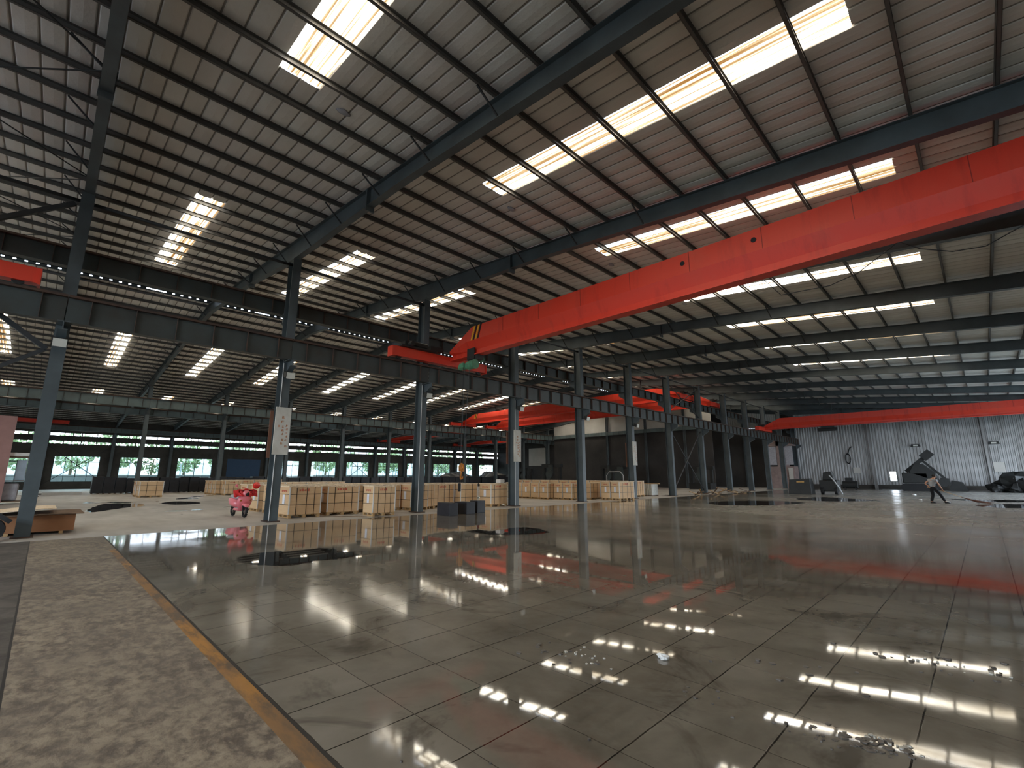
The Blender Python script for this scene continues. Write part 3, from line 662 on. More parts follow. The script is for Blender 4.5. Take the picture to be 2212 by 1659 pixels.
# ------------------------------------------------------------------ boards with lettering, floodlights, on the lettered columns
def strokes(mb, cx, cz, s, x):
    rnd = random.Random(int(cx*1000+cz*77))
    for _ in range(5):
        if rnd.random() < 0.5: a = (cx-s*rnd.uniform(.2, .5), cz+s*rnd.uniform(-.45, .45)); b = (cx+s*rnd.uniform(.2, .5), a[1]+s*rnd.uniform(-.1, .1))
        else: a = (cx+s*rnd.uniform(-.4, .4), cz+s*.45); b = (a[0]+s*rnd.uniform(-.25, .25), cz-s*.45)
        mb.bar((x, a[0], a[1]), (x, b[0], b[1]), 0.004, s*0.13, up=(1, 0, 0)) if False else mb.bar((x, a[0], a[1]), (x, b[0], b[1]), s*0.13, 0.004, up=(1, 0, 0))
for kk, who in ((1, 'behind the pink scooter'), (3, 'beside the crate with a white sack'), (5, 'beside the packed crate block')):
    y = -0.15+6*kk; x = -17.53
    t = thing('sign_board', 'tall dusty white board with faded orange lettering '+who, 'sign', (x, y, 2.4))
    mb = MB(); mb.box(x, x+0.05, y-0.26, y+0.26, 2.30, 3.98); mb.build('board', M['signwhite'], t, world=True)
    mb = MB(); X_s = x+0.053
    for i in range(2): strokes(mb, y+0.0, 3.62-0.16*i, 0.10, X_s)
    for cyy, z0, n in ((y+0.15, 3.32, 5), (y+0.02, 3.28, 3), (y-0.12, 3.30, 1), (y+0.02, 2.82, 2), (y+0.15, 2.60, 1)):
        for i in range(n): strokes(mb, cyy, z0-0.125*i, 0.085, X_s)
    mb.build('lettering', M['lettering'], t, world=True)
    mb = MB(); mb.box(-18.09, -18.06, y-0.26, y+0.26, 2.2, 3.9)
    o = mb.build('back_board', M['signback']); tag(o, 'brown board on the rear of the sign column '+who, 'board', 'brown boards behind the sign columns')
for kk in (0, 1, 2, 3, 4, 5):
    y = -0.15+6*kk; t = thing('floodlight', 'unlit floodlight under the runway, %s along from the stack column' % ORD[kk+1], 'floodlight', (-17.3, y-0.05, 5.0), group='floodlights under the runway')
    mb = MB(); mb.box(-17.54, -17.30, y-0.02, y+0.02, 5.12, 5.16); mb.build('bracket', M['brace'], t, world=True)
    mb = MB(); mb.prism([(-17.36, 5.28), (-17.12, 5.20), (-17.18, 4.98), (-17.40, 5.08)], 1, y-0.16, y+0.16); mb.build('housing', M['dark'], t, world=True)
    mb = MB(); mb.hexa([(-17.12, y-.14, 5.20), (-17.17, y-.14, 4.99), (-17.17, y+.14, 4.99), (-17.12, y+.14, 5.20), (-17.10, y-.14, 5.19), (-17.15, y-.14, 4.98), (-17.15, y+.14, 4.98), (-17.10, y+.14, 5.19)]); mb.build('lamp_glass', M['lamp'], t, world=True)
# conduit pipes on columns
for kk in (1, 2, 3):
    y = -0.15+6*kk; mb = MB(); mb.tube([(-17.53, y-0.14, 0.05), (-17.53, y-0.14, 5.6)], 0.012, 6)
    tag(mb.build('conduit', M['white']), 'thin pale conduit clipped up the lettered-line column, %s past the stack column' % ORD[kk], 'conduit', 'conduits on the columns')

# ------------------------------------------------------------------ plywood crates
def make_crate(lab, cat, red=True, cols=3):
    """corner (+x,-y) at the origin, 1 x 1.2 x 1.18 m"""
    t = thing('wooden_crate', lab, cat); W_, L_, H_ = 1.0, 1.2, 1.18
    p = MB()
    for yy in (0.02, 0.55, 1.08): p.box(-W_, 0, yy, yy+0.10, 0, 0.03)
    for xx in (-W_, -W_/2-0.06, -0.12):
        for yy in (0.02, 0.55, 1.08): p.box(xx, xx+0.12, yy, yy+0.10, 0.03, 0.11)
    p.box(-W_, 0, 0, L_, 0.11, 0.13)
    p.build('pallet', M['wood'], t)
    b = MB(); b.box(-W_+0.01, -0.01, 0.01, L_-0.01, 0.13, H_-0.025); b.build('body', M['ply'], t)
    l = MB()
    n = 10
    for i in range(n):
        y0 = -0.03+(L_+0.06)*i/n; y1 = -0.03+(L_+0.06)*(i+1)/n; d = 0.012*((i*7) % 3)
        l.box(-W_-0.02, 0.012+d, y0, y1, H_-0.035-d, H_)
    l.build('lid', M['lid'], t)
    for q in range(cols):
        yy = L_*(q+1)/(cols+1)+(-0.04, 0.03, 0.02)[q % 3]; s = MB(); s.box(-W_-0.004, 0.003, yy, yy+0.016, 0.115, H_+0.004); s.build('strap', M['strap'], t)
    for z in (0.47, 0.86):
        s = MB(); s.box(-W_-0.004, 0.003, -0.003, L_+0.003, z, z+0.016); s.build('strap', M['strap'], t)
    for yy in (0.0, L_-0.03):
        s = MB(); s.box(-0.03, 0.006, yy-0.004, yy+0.034, 0.14, H_-0.05); s.build('corner_guard', M['white'], t)
    s = MB(); s.box(-0.62, -0.42, -0.006, 0.0, 0.50, 0.85); s.build('shipping_label', M['paper'], t)
    if red:
        s = MB()
        for i in range(5): s.box(-0.75+0.1*i, -0.69+0.1*i, -0.0035, 0.0, 0.95+0.02*(i % 2), 1.03)
        for i in range(4): s.box(0.0, 0.0035, 0.35+0.1*i, 0.41+0.1*i, 0.98, 1.05+0.02*(i % 2))
        s.build('red_stencil', M['redprint'], t)
    KIDS[t.name] = list(t.children)
    return t
c1 = make_crate('x', 'crate', True, 3); c2 = make_crate('x', 'crate', False, 2); used = {}
def put(x, y, w_, l_, lab, grp, h_=1.18, proto=None):
    pr = proto or (c1 if (int(abs(x*10+y*7)) % 2 == 0) else c2)
    if pr.name in used: t = copy_tree(pr)
    else: t = pr; used[pr.name] = 1
    t.location = (x, y, 0); t.scale = (w_/1.0, l_/1.2, h_/1.18); t['label'] = lab; t['group'] = grp; return t
G1 = 'crates of the front row by the scooter'
put(-24.5, 6.9, 1.05, 1.25, 'strapped plywood crate half hidden by the pink scooter', G1)
put(-23.0, 6.95, 1.05, 1.2, 'strapped plywood crate directly beside the red helmet of the scooter', G1)
put(-21.5, 7.0, 1.0, 1.2, 'strapped plywood crate tucked behind the scooter side of the sign column', G1)
put(-18.62, 6.72, 1.1, 1.22, 'wide plywood crate just past the first sign column, end label showing', G1, proto=c1)
put(-18.84, 8.28, 0.9, 1.35, 'plywood crate seen side-on with four dark straps, second past the sign column', G1, proto=c1)
put(-17.22, 9.41, 0.80, 1.0, 'plywood crate standing forward of its row at the edge of the wet floor', G1, proto=c1)
put(-19.6, 9.95, 1.0, 1.15, 'shaded plywood crate set back behind the forward one', G1)
put(-19.5, 11.14, 1.0, 0.9, 'shaded plywood crate deep between the forward one and the labelled one', G1)
put(-18.78, 12.15, 0.95, 0.95, 'plywood crate with a white end label tight against the second column', G1, proto=c1)
put(-19.2, 13.25, 0.8, 0.5, 'narrow plywood crate just past the second column', G1)
put(-19.42, 13.85, 1.0, 1.3, 'plywood crate behind the first black granite block', G1, proto=c1)
put(-19.02, 15.25, 1.0, 1.13, 'plywood crate behind the middle black granite block', G1, proto=c2)
put(-18.13, 16.53, 0.9, 1.2, 'plywood crate carrying a white sack, beside the third column', G1, proto=c1)
GB = 'crates packed in back rows, only lids in sight'
for xx, ys in ((-21.0, 6), (-23.2, 5)):
    for i in range(ys): put(xx, 8.5+1.45*i, 1.1, 1.25, 'plywood crate packed behind the front row, only its pale lid showing', GB)
for i in range(4): put(-31.0, 9.6+1.3*i, 1.1, 1.25, 'plywood crate in the hindmost row behind the big front crates', 'crates in the hindmost row')
G2 = 'crates standing far behind the scooter'
put(-44.2, 10.76, 0.95, 1.25, 'plywood crate side-on behind the scooter, at the end of a small row', G2)
for i, q in enumerate(('next to the end crate', 'two from the end crate', 'three from the end crate')): put(-45.6-1.3*i, 10.4, 0.9, 1.2, 'plywood crate in the small row behind the scooter, '+q, G2)
for i in range(4): put(-50.8, 12.3+1.3*i, 1.0, 1.25, 'plywood crate behind the small row, %s from the blue shutter side' % ORD[4-i], G2)
put(-43.96, 5.2, 1.3, 1.45, 'lone plywood crate in front of the black slabs, side straps showing', G2)
put(-45.9, 5.2, 1.3, 1.45, 'plywood crate directly behind the lone one, its red-marked end showing', G2, proto=c1)
G3 = 'crates between the third and fifth columns'
for i in range(5): put(-21.03-0.82*i, 24.37, 0.76, 1.1, 'labelled plywood crate end in the row past the third column, %s from the gap' % ORD[i+1], G3, 1.1, c1)
for i in range(2): put(-19.48-0.80*i, 25.0, 0.76, 1.1, 'labelled plywood crate end just short of the fourth column, %s from the column' % ORD[i+1], G3, 1.1, c1)
for i in range(3): put(-18.98, 26.4+1.2*i, 0.88, 1.15, 'shaded plywood crate side past the fourth column, %s from it' % ORD[i+1], G3, 1.1)
put(-16.8, 26.5, 0.62, 1.85, 'outermost plywood crate of the packed block, long side to the floor', G3, 1.2, c1)
put(-17.5, 26.5, 0.66, 1.85, 'labelled plywood crate second in from the end of the packed block', G3, 1.2, c1)
for i in range(12): put(-18.8-1.08*i, 32.0, 1.0, 1.2, 'plywood crate in the rear rank past the third column, only its lid showing', 'crates in the rear rank', 1.2)
mb = MB(); mb.box(-18.55, -18.2, 17.25, 17.6, 1.185, 1.38); o = mb.build('sack', M['white'], bevel=0.04); tag(o, 'small white sack lying on a crate top beside the third column', 'sack')

# ------------------------------------------------------------------ stone goods
def block(x, y, w_, l_, h_, lab, rz=0.0):
    t = thing('granite_block', lab, 'stone block', (x, y, 0), rz)
    mb = MB(); mb.box(-w_, 0, 0, l_, 0.0, h_); mb.build('stone', M['black_stone'], t, bevel=0.01); return t
block(-15.15, 11.62, 0.85, 0.42, 0.50, 'low black granite block on the floor, closest to the second column')
t = block(-15.33, 12.62, 0.8, 0.48, 0.49, 'low black granite block in the middle of the three on the wet floor')
block(-15.55, 13.4, 0.5, 0.45, 0.51, 'low black granite block nearest the crate with the white sack')
pr = None
for i in range(48):
    y = 3.2+0.80*i if i < 16 else 3.2+0.8*16+1.25*(i-16)
    lab = 'tall black stone bundle under the windows, %s of the row' % ORD[i+1] if i < 16 else 'tall black stone bundle in the long row under the windows beyond the crates'
    if pr is None:
        pr = thing('slab_bundle', lab, 'stone bundle', (-55.2, y, 0)); mb = MB(); mb.box(-0.9, 0, 0, 0.75, 0.06, 1.5); mb.build('slabs', M['black_stone'], pr, bevel=0.02)
        mb = MB(); mb.box(-0.9, 0, 0.05, 0.15, 0, 0.06); mb.box(-0.9, 0, 0.47, 0.57, 0, 0.06); mb.build('bearer', M['oldwood'], pr); t = pr; KIDS[pr.name] = list(pr.children)
    else: t = copy_tree(pr)
    t.location = (-55.2-0.1*(i % 3), y, 0); t.scale = (1, 1 if i < 16 else 1.5, 1-0.03*(i % 4)); t['label'] = lab; t['group'] = 'black stone bundles under the windows' if i < 16 else 'black stone bundles beyond the crates'
t = thing('slab_stack', 'bundle of white stone slabs under a plank, past the packed crate block', 'stone slabs', (-18.7, 34.2, 0))
for i in range(6): mb = MB(); mb.box(-19.75+0.17*i, -19.63+0.17*i, 34.3, 35.3, 0.06, 0.92); mb.build('slab', M['stone_white'], t, world=True)
mb = MB(); mb.box(-19.8, -18.7, 34.35, 34.45, 0, 0.06); mb.box(-19.8, -18.7, 35.1, 35.2, 0, 0.06); mb.build('bearer', M['oldwood'], t, world=True)
mb = MB(); mb.box(-20.6, -18.3, 34.5, 34.8, 0.93, 0.97); o = mb.build('plank', M['wood']); tag(o, 'loose timber plank laid over the white stone slabs', 'plank')
mb = MB(); mb.box(-21.2, -20.2, 34.2, 35.0, 0, 0.42); o = mb.build('stone_block', M['stone_white'], bevel=0.02); tag(o, 'low pale stone block next to the white slab bundle', 'stone block')

# ------------------------------------------------------------------ plywood stack by the nearest column
t = thing('board_stack', 'strapped stack of brown boards on bearers behind the nearest dark column', 'boards', (-18.4, -1.6, 0))
mb = MB(); mb.box(-20.2, -18.3, -1.9, 0.84, 0.07, 0.50); mb.build('boards', M['boardedge'], t, world=True)
for yy in (-1.6, -0.5, 0.55): mb = MB(); mb.box(-20.2, -18.3, yy, yy+0.08, 0, 0.07); mb.build('bearer', M['wood'], t, world=True)
def warped(name, x0, x1, y0, y1, z, amp, mat, lab):
    mb = MB(); nx, ny = 3, 10; g = []
    def P(i, j, d): x = x0+(x1-x0)*i/nx; y = y0+(y1-y0)*j/ny; return (x, y, z+d+amp*(math.sin(j*0.9)*0.5+(j/ny)**2))
    for i in range(nx):
        for j in range(ny):
            mb.hexa([P(i, j, 0), P(i+1, j, 0), P(i+1, j+1, 0), P(i, j+1, 0), P(i, j, .02), P(i+1, j, .02), P(i+1, j+1, .02), P(i, j+1, .02)])
    tag(mb.build(name, mat), lab, 'board')
warped('loose_board', -20.3, -18.12, -1.9, 1.0, 0.51, 0.01, M['oldwood'], 'loose brown sheet overhanging the top of the board stack')
warped('loose_board', -20.3, -18.3, -2.2, 0.42, 0.60, 0.05, M['lid'], 'pale warped sheet lying uppermost on the board stack')
t = thing('cable_drum', 'dark round drum lying on its side against the foot of the nearest column', 'drum', (-17.05, -0.72, 0))
mb = MB(); mb.tube([(-17.3, -0.72, 0.27), (-17.0, -0.72, 0.27)], 0.20, 20); mb.build('core', M['dark'], t, world=True)
for xx in (-17.32, -16.98): mb = MB(); mb.tube([(xx-0.02, -0.72, 0.27), (xx+0.02, -0.72, 0.27)], 0.27, 24); mb.build('flange', M['rubber'], t, world=True)

# ------------------------------------------------------------------ clutter rack by the windows, seen past the nearest column
t = thing('storage_rack', 'tall cluttered rack holding a grey bag and pale panels near the first windows', 'rack', (-39.5, -1.2, 0))
for xx in (-39.0, -40.2):
    for yy in (-1.9, -0.62): mb = MB(); mb.box(xx-.04, xx+.04, yy-.04, yy+.04, 0, 2.64); mb.build('post', M['oldwood'], t, world=True)
for z in (0.12, 1.25, 2.6): mb = MB(); mb.box(-40.25, -38.95, -1.95, -0.58, z, z+0.05); mb.build('shelf', M['oldwood'], t, world=True)
mb = MB(); mb.box(-40.3, -38.9, -2.0, -0.6, 2.66, 2.86); o = mb.build('foam_bundle', M['white'], bevel=0.05); tag(o, 'white foam bundle lying on the top shelf of the cluttered rack', 'bundle')
mb = MB(); mb.box(-40.0, -39.1, -1.75, -0.85, 0.18, 1.15); o = mb.build('woven_bag', M['bag'], bevel=0.12); tag(o, 'bulging grey woven bag on the low shelf of the cluttered rack', 'bag')
mb = MB(); mb.box(-40.0, -39.2, -1.10, -0.70, 1.31, 2.45); o = mb.build('panel_pack', M['bluepanel'], bevel=0.02); tag(o, 'pale blue panels standing on the middle shelf of the rack', 'panels')
mb = MB(); mb.box(-40.1, -39.2, -1.85, -1.5, 1.31, 2.2); o = mb.build('woven_bag', M['bag'], bevel=0.1); tag(o, 'crumpled pale bag standing upright on the middle shelf', 'bag')
mb = MB(); mb.box(-38.62, -38.58, -3.2, -1.42, 0.0, 4.9); o = mb.build('partition_panel', M['pinksheet']); tag(o, 'faded pink sheet partition at the edge of the view, beside the rack', 'panel')
mb = MB(); mb.prism([(-57.5, 0), (-54.0, 0), (-54.4, 0.22), (-57.2, 0.22)], 1, 0.2, 2.6); o = mb.build('stone_pallet', M['greyplastic']); tag(o, 'flat grey stone slab lying on the floor before the black bundles', 'stone slab')

# ------------------------------------------------------------------ scooter
sc = thing('scooter', 'pink motor scooter with a red apron over its handlebar, beside the first sign column', 'scooter', (-20.15, 5.68, 0), math.radians(4))
def wheel(cx, cyy, r, wd, nm):
    mb = MB(); pts = [(cx+math.cos(a)*(r-wd/2), cyy, r+math.sin(a)*(r-wd/2)) for a in [2*math.pi*i/24 for i in range(24)]]
    mb.tube(pts, wd/2, 8, closed=True); wv = mb.build(nm, M['rubber'], sc, smooth=True)
    mb = MB(); mb.tube([(cx, cyy-0.03, r), (cx, cyy+0.03, r)], r*0.22, 12)
    for i in range(5):
        a = 2*math.pi*i/5; mb.bar((cx, cyy, r), (cx+math.cos(a)*(r-wd), cyy, r+math.sin(a)*(r-wd)), 0.03, 0.025, up=(0, 1, 0))
    mb.build('rim', M['chrome'], wv)
wheel(0.0, 0, 0.22, 0.10, 'wheel'); wheel(-1.22, 0, 0.22, 0.10, 'wheel')
def loft(mb, secs, n=12):
    """secs: (x, z, half width y, half height z, exponent)"""
    rings = []
    for (x, z, a, b, e) in secs:
        r0 = len(mb.v); rings.append(r0)
        for i in range(n):
            t = 2*math.pi*i/n; ct, st_ = math.cos(t), math.sin(t)
            mb.v.append((x, a*math.copysign(abs(ct)**e, ct), z+b*math.copysign(abs(st_)**e, st_)))
    for r0, r1 in zip(rings, rings[1:]):
        for i in range(n): mb.f.append((r0+i, r0+(i+1) % n, r1+(i+1) % n, r1+i)); mb.m.append(mb.mi)
    mb.f.append(tuple(range(rings[0], rings[0]+n))); mb.m.append(mb.mi); mb.f.append(tuple(range(rings[-1], rings[-1]+n))); mb.m.append(mb.mi)
mb = MB(); loft(mb, [(0.20, 0.40, 0.05, 0.02, .8), (0.14, 0.45, 0.10, 0.045, .8), (0.0, 0.49, 0.115, 0.06, .8), (-0.14, 0.45, 0.10, 0.05, .8), (-0.2, 0.36, 0.07, 0.04, .8)]); mb.build('front_fender', M['pink'], sc, smooth=True)
mb = MB()
def ring_z(secs, n=16):
    rings = []
    for (z, x, a, b) in secs:
        r0 = len(mb.v); rings.append(r0)
        for i in range(n):
            t = 2*math.pi*i/n; mb.v.append((x+b*math.cos(t), a*math.sin(t), z))
    for r0, r1 in zip(rings, rings[1:]):
        for i in range(n): mb.f.append((r0+i, r0+(i+1) % n, r1+(i+1) % n, r1+i)); mb.m.append(0)
    mb.f.append(tuple(range(rings[0], rings[0]+n))); mb.m.append(0); mb.f.append(tuple(range(rings[-1], rings[-1]+n))); mb.m.append(0)
ring_z([(0.24, -0.27, 0.10, 0.03), (0.36, -0.22, 0.19, 0.06), (0.50, -0.15, 0.25, 0.10), (0.66, -0.12, 0.27, 0.13), (0.78, -0.13, 0.22, 0.13), (0.86, -0.16, 0.12, 0.09)])
mb.build('leg_shield', M['pink'], sc, smooth=True)
mb = MB(); mb.box(-0.80, -0.25, -0.16, 0.16, 0.25, 0.33); mb.build('floorboard', M['pink'], sc, bevel=0.03)
mb = MB(); mb.box(-0.78, -0.28, -0.12, 0.12, 0.332, 0.345); mb.build('foot_mat', M['greyplastic'], sc)
mb = MB(); loft(mb, [(-0.68, 0.48, 0.12, 0.12, .8), (-0.85, 0.52, 0.19, 0.17, .8), (-1.15, 0.55, 0.21, 0.17, .8), (-1.45, 0.62, 0.14, 0.10, .8), (-1.58, 0.66, 0.05, 0.04, .8)]); mb.build('rear_body', M['pink'], sc, smooth=True)
mb = MB(); loft(mb, [(-0.66, 0.72, 0.10, 0.05, .7), (-0.9, 0.74, 0.15, 0.07, .7), (-1.2, 0.77, 0.15, 0.07, .7), (-1.45, 0.78, 0.08, 0.04, .7)]); mb.build('seat', M['greyplastic'], sc, smooth=True)
mb = MB(); mb.tube([(0.0, 0.075, 0.22), (-0.1, 0.075, 0.55)], 0.022, 8); mb.tube([(0.0, -0.075, 0.22), (-0.1, -0.075, 0.55)], 0.022, 8); mb.build('fork', M['dark'], sc)
mb = MB(); mb.tube([(-0.18, -0.38, 0.98), (-0.14, -0.15, 1.0), (-0.12, 0, 0.98), (-0.14, 0.15, 1.0), (-0.18, 0.38, 0.98)], 0.02, 8); mb.tube([(-0.12, 0, 0.98), (-0.16, 0, 0.75)], 0.03, 8); mb.build('handlebar', M['dark'], sc)
mb = MB(); mb.ball((-0.03, 0, 0.90), 0.13, 14, 9, (0.7, 1.0, 0.9)); mb.build('headlight_cowl', M['pink'], sc, smooth=True)
mb = MB(); mb.ball((0.035, 0.02, 0.87), 0.075, 14, 9, (0.5, 1, 1)); mb.build('headlight', M['rubber'], sc, smooth=True)
for s in (-1, 1): mb = MB(); mb.ball((-0.03, s*0.17, 0.64), 0.035, 10, 7, (0.8, 1, 1)); mb.build('turn_light', M['orange'], sc, smooth=True)
mb = MB(); nx, ny = 6, 12
def AP(i, j): y = -0.42+0.84*j/ny; s = i/nx; return (-0.16+0.20*s*(1-abs(y))+0.015*math.sin(j*2.1), y, 1.07-0.24*s-0.10*abs(y)-0.02*math.sin(j*1.7))
for i in range(nx):
    for j in range(ny):
        a, b, c_, d = AP(i, j), AP(i+1, j), AP(i+1, j+1), AP(i, j+1)
        k_ = lambda q: (q[0]-0.03, q[1], q[2]-0.02)
        mb.hexa([k_(a), k_(b), k_(c_), k_(d), a, b, c_, d])
mb.build('apron', M['redcloth'], sc, smooth=True)
for s, mt in ((-1, 'pink'), (1, 'pink')):
    mb = MB(); mb.tube([(-0.16, s*0.24, 1.0), (-0.15, s*0.32, 1.17)], 0.008, 6); mb.ball((-0.13, s*0.34, 1.20), 0.06, 12, 8, (0.35, 0.9, 0.9)); mb.build('mirror', M[mt], sc, smooth=True)
mb = MB(); mb.tube([(-0.66, 0.10, 0.25), (-0.60, 0.22, 0.0)], 0.012, 6); mb.build('kickstand', M['dark'], sc)
# helmet resting on the mirror (stands in world space beside it)
Rz = Matrix.Rotation(math.radians(4), 3, 'Z'); hp = Vector((-20.15, 5.68, 0))+Rz @ Vector((-0.13, 0.37, 1.19))
hl = thing('helmet', 'shiny red helmet hung over the scooter mirror', 'helmet', tuple(hp))
mb = MB(); mb.ball((0, 0, 0), 0.135, 18, 12, (1.0, 0.95, 1.0)); mb.build('shell', M['redgloss'], hl, smooth=True)
mb = MB(); mb.box(0.02, 0.14, -0.10, 0.10, -0.02, 0.02); mb.build('visor', M['redcloth'], hl, bevel=0.01)

# ------------------------------------------------------------------ person sweeping
pp = thing('person', 'person in a grey shirt and black trousers leaning over a long broom', 'person', (-2.13, 37.2, 0), YAW)
def skinned(name, mat, parent, verts, edges, radii, lv=2, root=0):
    me = bpy.data.meshes.new(name); me.from_pydata(verts, edges, []); me.materials.append(mat); o = bpy.data.objects.new(name, me); COL.objects.link(o); o.parent = parent
    o.modifiers.new('skin', 'SKIN'); sv = me.skin_vertices[0].data
    for i, r in enumerate(radii): sv[i].radius = (r, r) if not isinstance(r, tuple) else r
    for i in range(len(verts)): sv[i].use_root = (i == root)
    s = o.modifiers.new('sub', 'SUBSURF'); s.levels = lv; s.render_levels = lv
    for p in me.polygons: p.use_smooth = True
    return o
# local +x faces along the broom
V = [(-0.22, 0, 0.90), (-0.24, 0, 1.08), (-0.20, 0, 1.25), (-0.13, 0, 1.36), (-0.07, 0, 1.43), (-0.02, 0.0, 1.50), (0.0, 0, 1.58),
     (-0.22, 0.10, 0.86), (-0.16, 0.11, 0.47), (-0.32, 0.11, 0.09), (-0.20, 0.12, 0.03),
     (-0.21, -0.10, 0.86), (0.06, -0.11, 0.50), (0.28, -0.11, 0.10), (0.42, -0.11, 0.035),
     (-0.17, 0.19, 1.33), (-0.42, 0.24, 1.13), (-0.33, 0.10, 0.93),
     (-0.13, -0.19, 1.31), (-0.02, -0.22, 1.05), (0.20, -0.13, 0.78)]
E_ = [(0, 1), (1, 2), (2, 3), (3, 4), (4, 5), (5, 6), (0, 7), (7, 8), (8, 9), (9, 10), (0, 11), (11, 12), (12, 13), (13, 14), (3, 15), (15, 16), (16, 17), (3, 18), (18, 19), (19, 20)]
Rr = [0.09, (0.085, 0.11), (0.095, 0.13), (0.075, 0.11), 0.05, 0.085, 0.08, 0.06, 0.05, 0.04, 0.038, 0.06, 0.05, 0.04, 0.038, 0.045, 0.040, 0.032, 0.045, 0.040, 0.032]
skinned('body', M['skin'], pp, V, E_, Rr)
gi = lambda ids, ex: ([V[i] for i in ids], [((r[0]+ex, r[1]+ex) if isinstance(r, tuple) else r+ex) for r in (Rr[i] for i in ids)])
vv = [V[0], V[1], V[2], V[3], V[15], (-0.28, 0.215, 1.25), V[18], (-0.09, -0.205, 1.20)]
skinned('shirt', M['shirt'], pp, vv, [(0, 1), (1, 2), (2, 3), (3, 4), (4, 5), (3, 6), (6, 7)], [0.155, (0.14, 0.17), (0.155, 0.195), (0.125, 0.165), 0.085, 0.07, 0.085, 0.07])
vv = [(-0.225, 0, 0.97), V[0], V[7], V[8], V[9], V[11], V[12], V[13]]
skinned('trousers', M['trouser'], pp, vv, [(0, 1), (1, 2), (2, 3), (3, 4), (1, 5), (5, 6), (6, 7)], [0.14, 0.15, 0.115, 0.085, 0.068, 0.115, 0.085, 0.068], root=1)
mb = MB(); mb.ball((-0.03, 0, 1.57), 0.105, 14, 10, (1.0, 0.95, 0.85)); mb.build('hair', M['hair'], pp, smooth=True)
mb = MB(); mb.tube([(0.075, 0, 1.54), (0.105, 0, 1.50)], [0.010, 0.016], 6); mb.build('nose', M['skin'], pp, smooth=True)
for s in (-1, 1):
    mb = MB(); mb.ball((0.0, s*0.088, 1.53), 0.022, 8, 6, (0.8, 0.5, 1.2)); mb.build('ear', M['skin'], pp, smooth=True)
    mb = MB(); mb.ball((0.068, s*0.035, 1.545), 0.010, 8, 6); mb.build('eye', M['hair'], pp, smooth=True)
mb = MB(); mb.box(0.066, 0.080, -0.025, 0.025, 1.463, 1.470); mb.build('mouth', M['redprint'], pp)
for (hx_, hy_, hz_) in (V[17], V[20]):
    vs_ = [(hx_, hy_, hz_), (hx_+0.05, hy_-0.02, hz_-0.04)]; es = [(0, 1)]; rr = [0.034, 0.036]
    for f in range(4):
        b_i = len(vs_); oy = -0.03+0.02*f
        vs_ += [(hx_+0.075, hy_+oy, hz_-0.065), (hx_+0.07, hy_+oy+0.005, hz_-0.10+0.004*f), (hx_+0.045, hy_+oy+0.01, hz_-0.105+0.004*f)]; es += [(1, b_i), (b_i, b_i+1), (b_i+1, b_i+2)]; rr += [0.010, 0.009, 0.008]
    b_i = len(vs_); vs_ += [(hx_+0.04, hy_+0.04, hz_-0.045), (hx_+0.06, hy_+0.035, hz_-0.08)]; es += [(1, b_i), (b_i, b_i+1)]; rr += [0.011, 0.009]
    skinned('hand', M['skin'], pp, vs_, es, rr, 1)
for (fx, fy, fz) in (V[10], V[14]):
    mb = MB(); loft(mb, [(fx-0.16, 0.05, 0.035, 0.045, .8), (fx-0.06, 0.055, 0.042, 0.05, .8), (fx+0.05, 0.035, 0.045, 0.032, .8), (fx+0.13, 0.025, 0.03, 0.022, .8)])
    mb.v = [(a, b+fy, c_) for a, b, c_ in mb.v]; mb.build('shoe', M['rubber'], pp, smooth=True)
br = thing('broom', 'long twig broom held by the sweeping person', 'broom', (-2.13, 37.2, 0), YAW)
mb = MB(); mb.tube([(-0.42, 0.14, 0.90), (0.24, -0.11, 0.69), (1.05, -0.36, 0.36)], 0.015, 6); mb.build('handle', M['wood'], br)
mb = MB()
rn = random.Random(3)
for i in range(60):
    a = rn.uniform(-1, 1); mb.tube([(1.0, -0.35, 0.37), (1.45+0.05*a, -0.48+0.10*a, 0.20+rn.uniform(-.02, .03)), (rn.uniform(1.9, 2.35), -0.6+0.3*a, 0.015+rn.uniform(0, .05))], [0.012, 0.012, 0.004], 4)
mb.build('bristles', M['bristle'], br)
R2 = Matrix.Rotation(YAW, 3, 'Z')
q = Vector((-2.13, 37.2, 0))+R2 @ Vector((0.78, 0.35, 0)); mb = MB(); mb.ball((q.x, q.y, 0.05), 0.13, 9, 6, (1.2, 0.8, 0.4), 0.25); tag(mb.build('plastic_bag', M['white'], smooth=True), 'crumpled white bag on the floor under the broom handle', 'bag')
for (x, y, r_, lab) in ((-4.3, 50.0, 0.13, 'small white plastic scrap on the wet floor short of the far machines'), (-3.2, 40.5, 0.08, 'tiny pale scrap lying between the wall window and the sweeper'), (-17.6, 28.9, 0.2, 'crumpled pale sack at the foot of the fourth column')):
    mb = MB(); mb.ball((x, y, r_*0.5), r_, 8, 5, (1.2, 1, 0.5), 0.3); tag(mb.build('plastic_scrap', M['white'], smooth=True), lab, 'scrap')

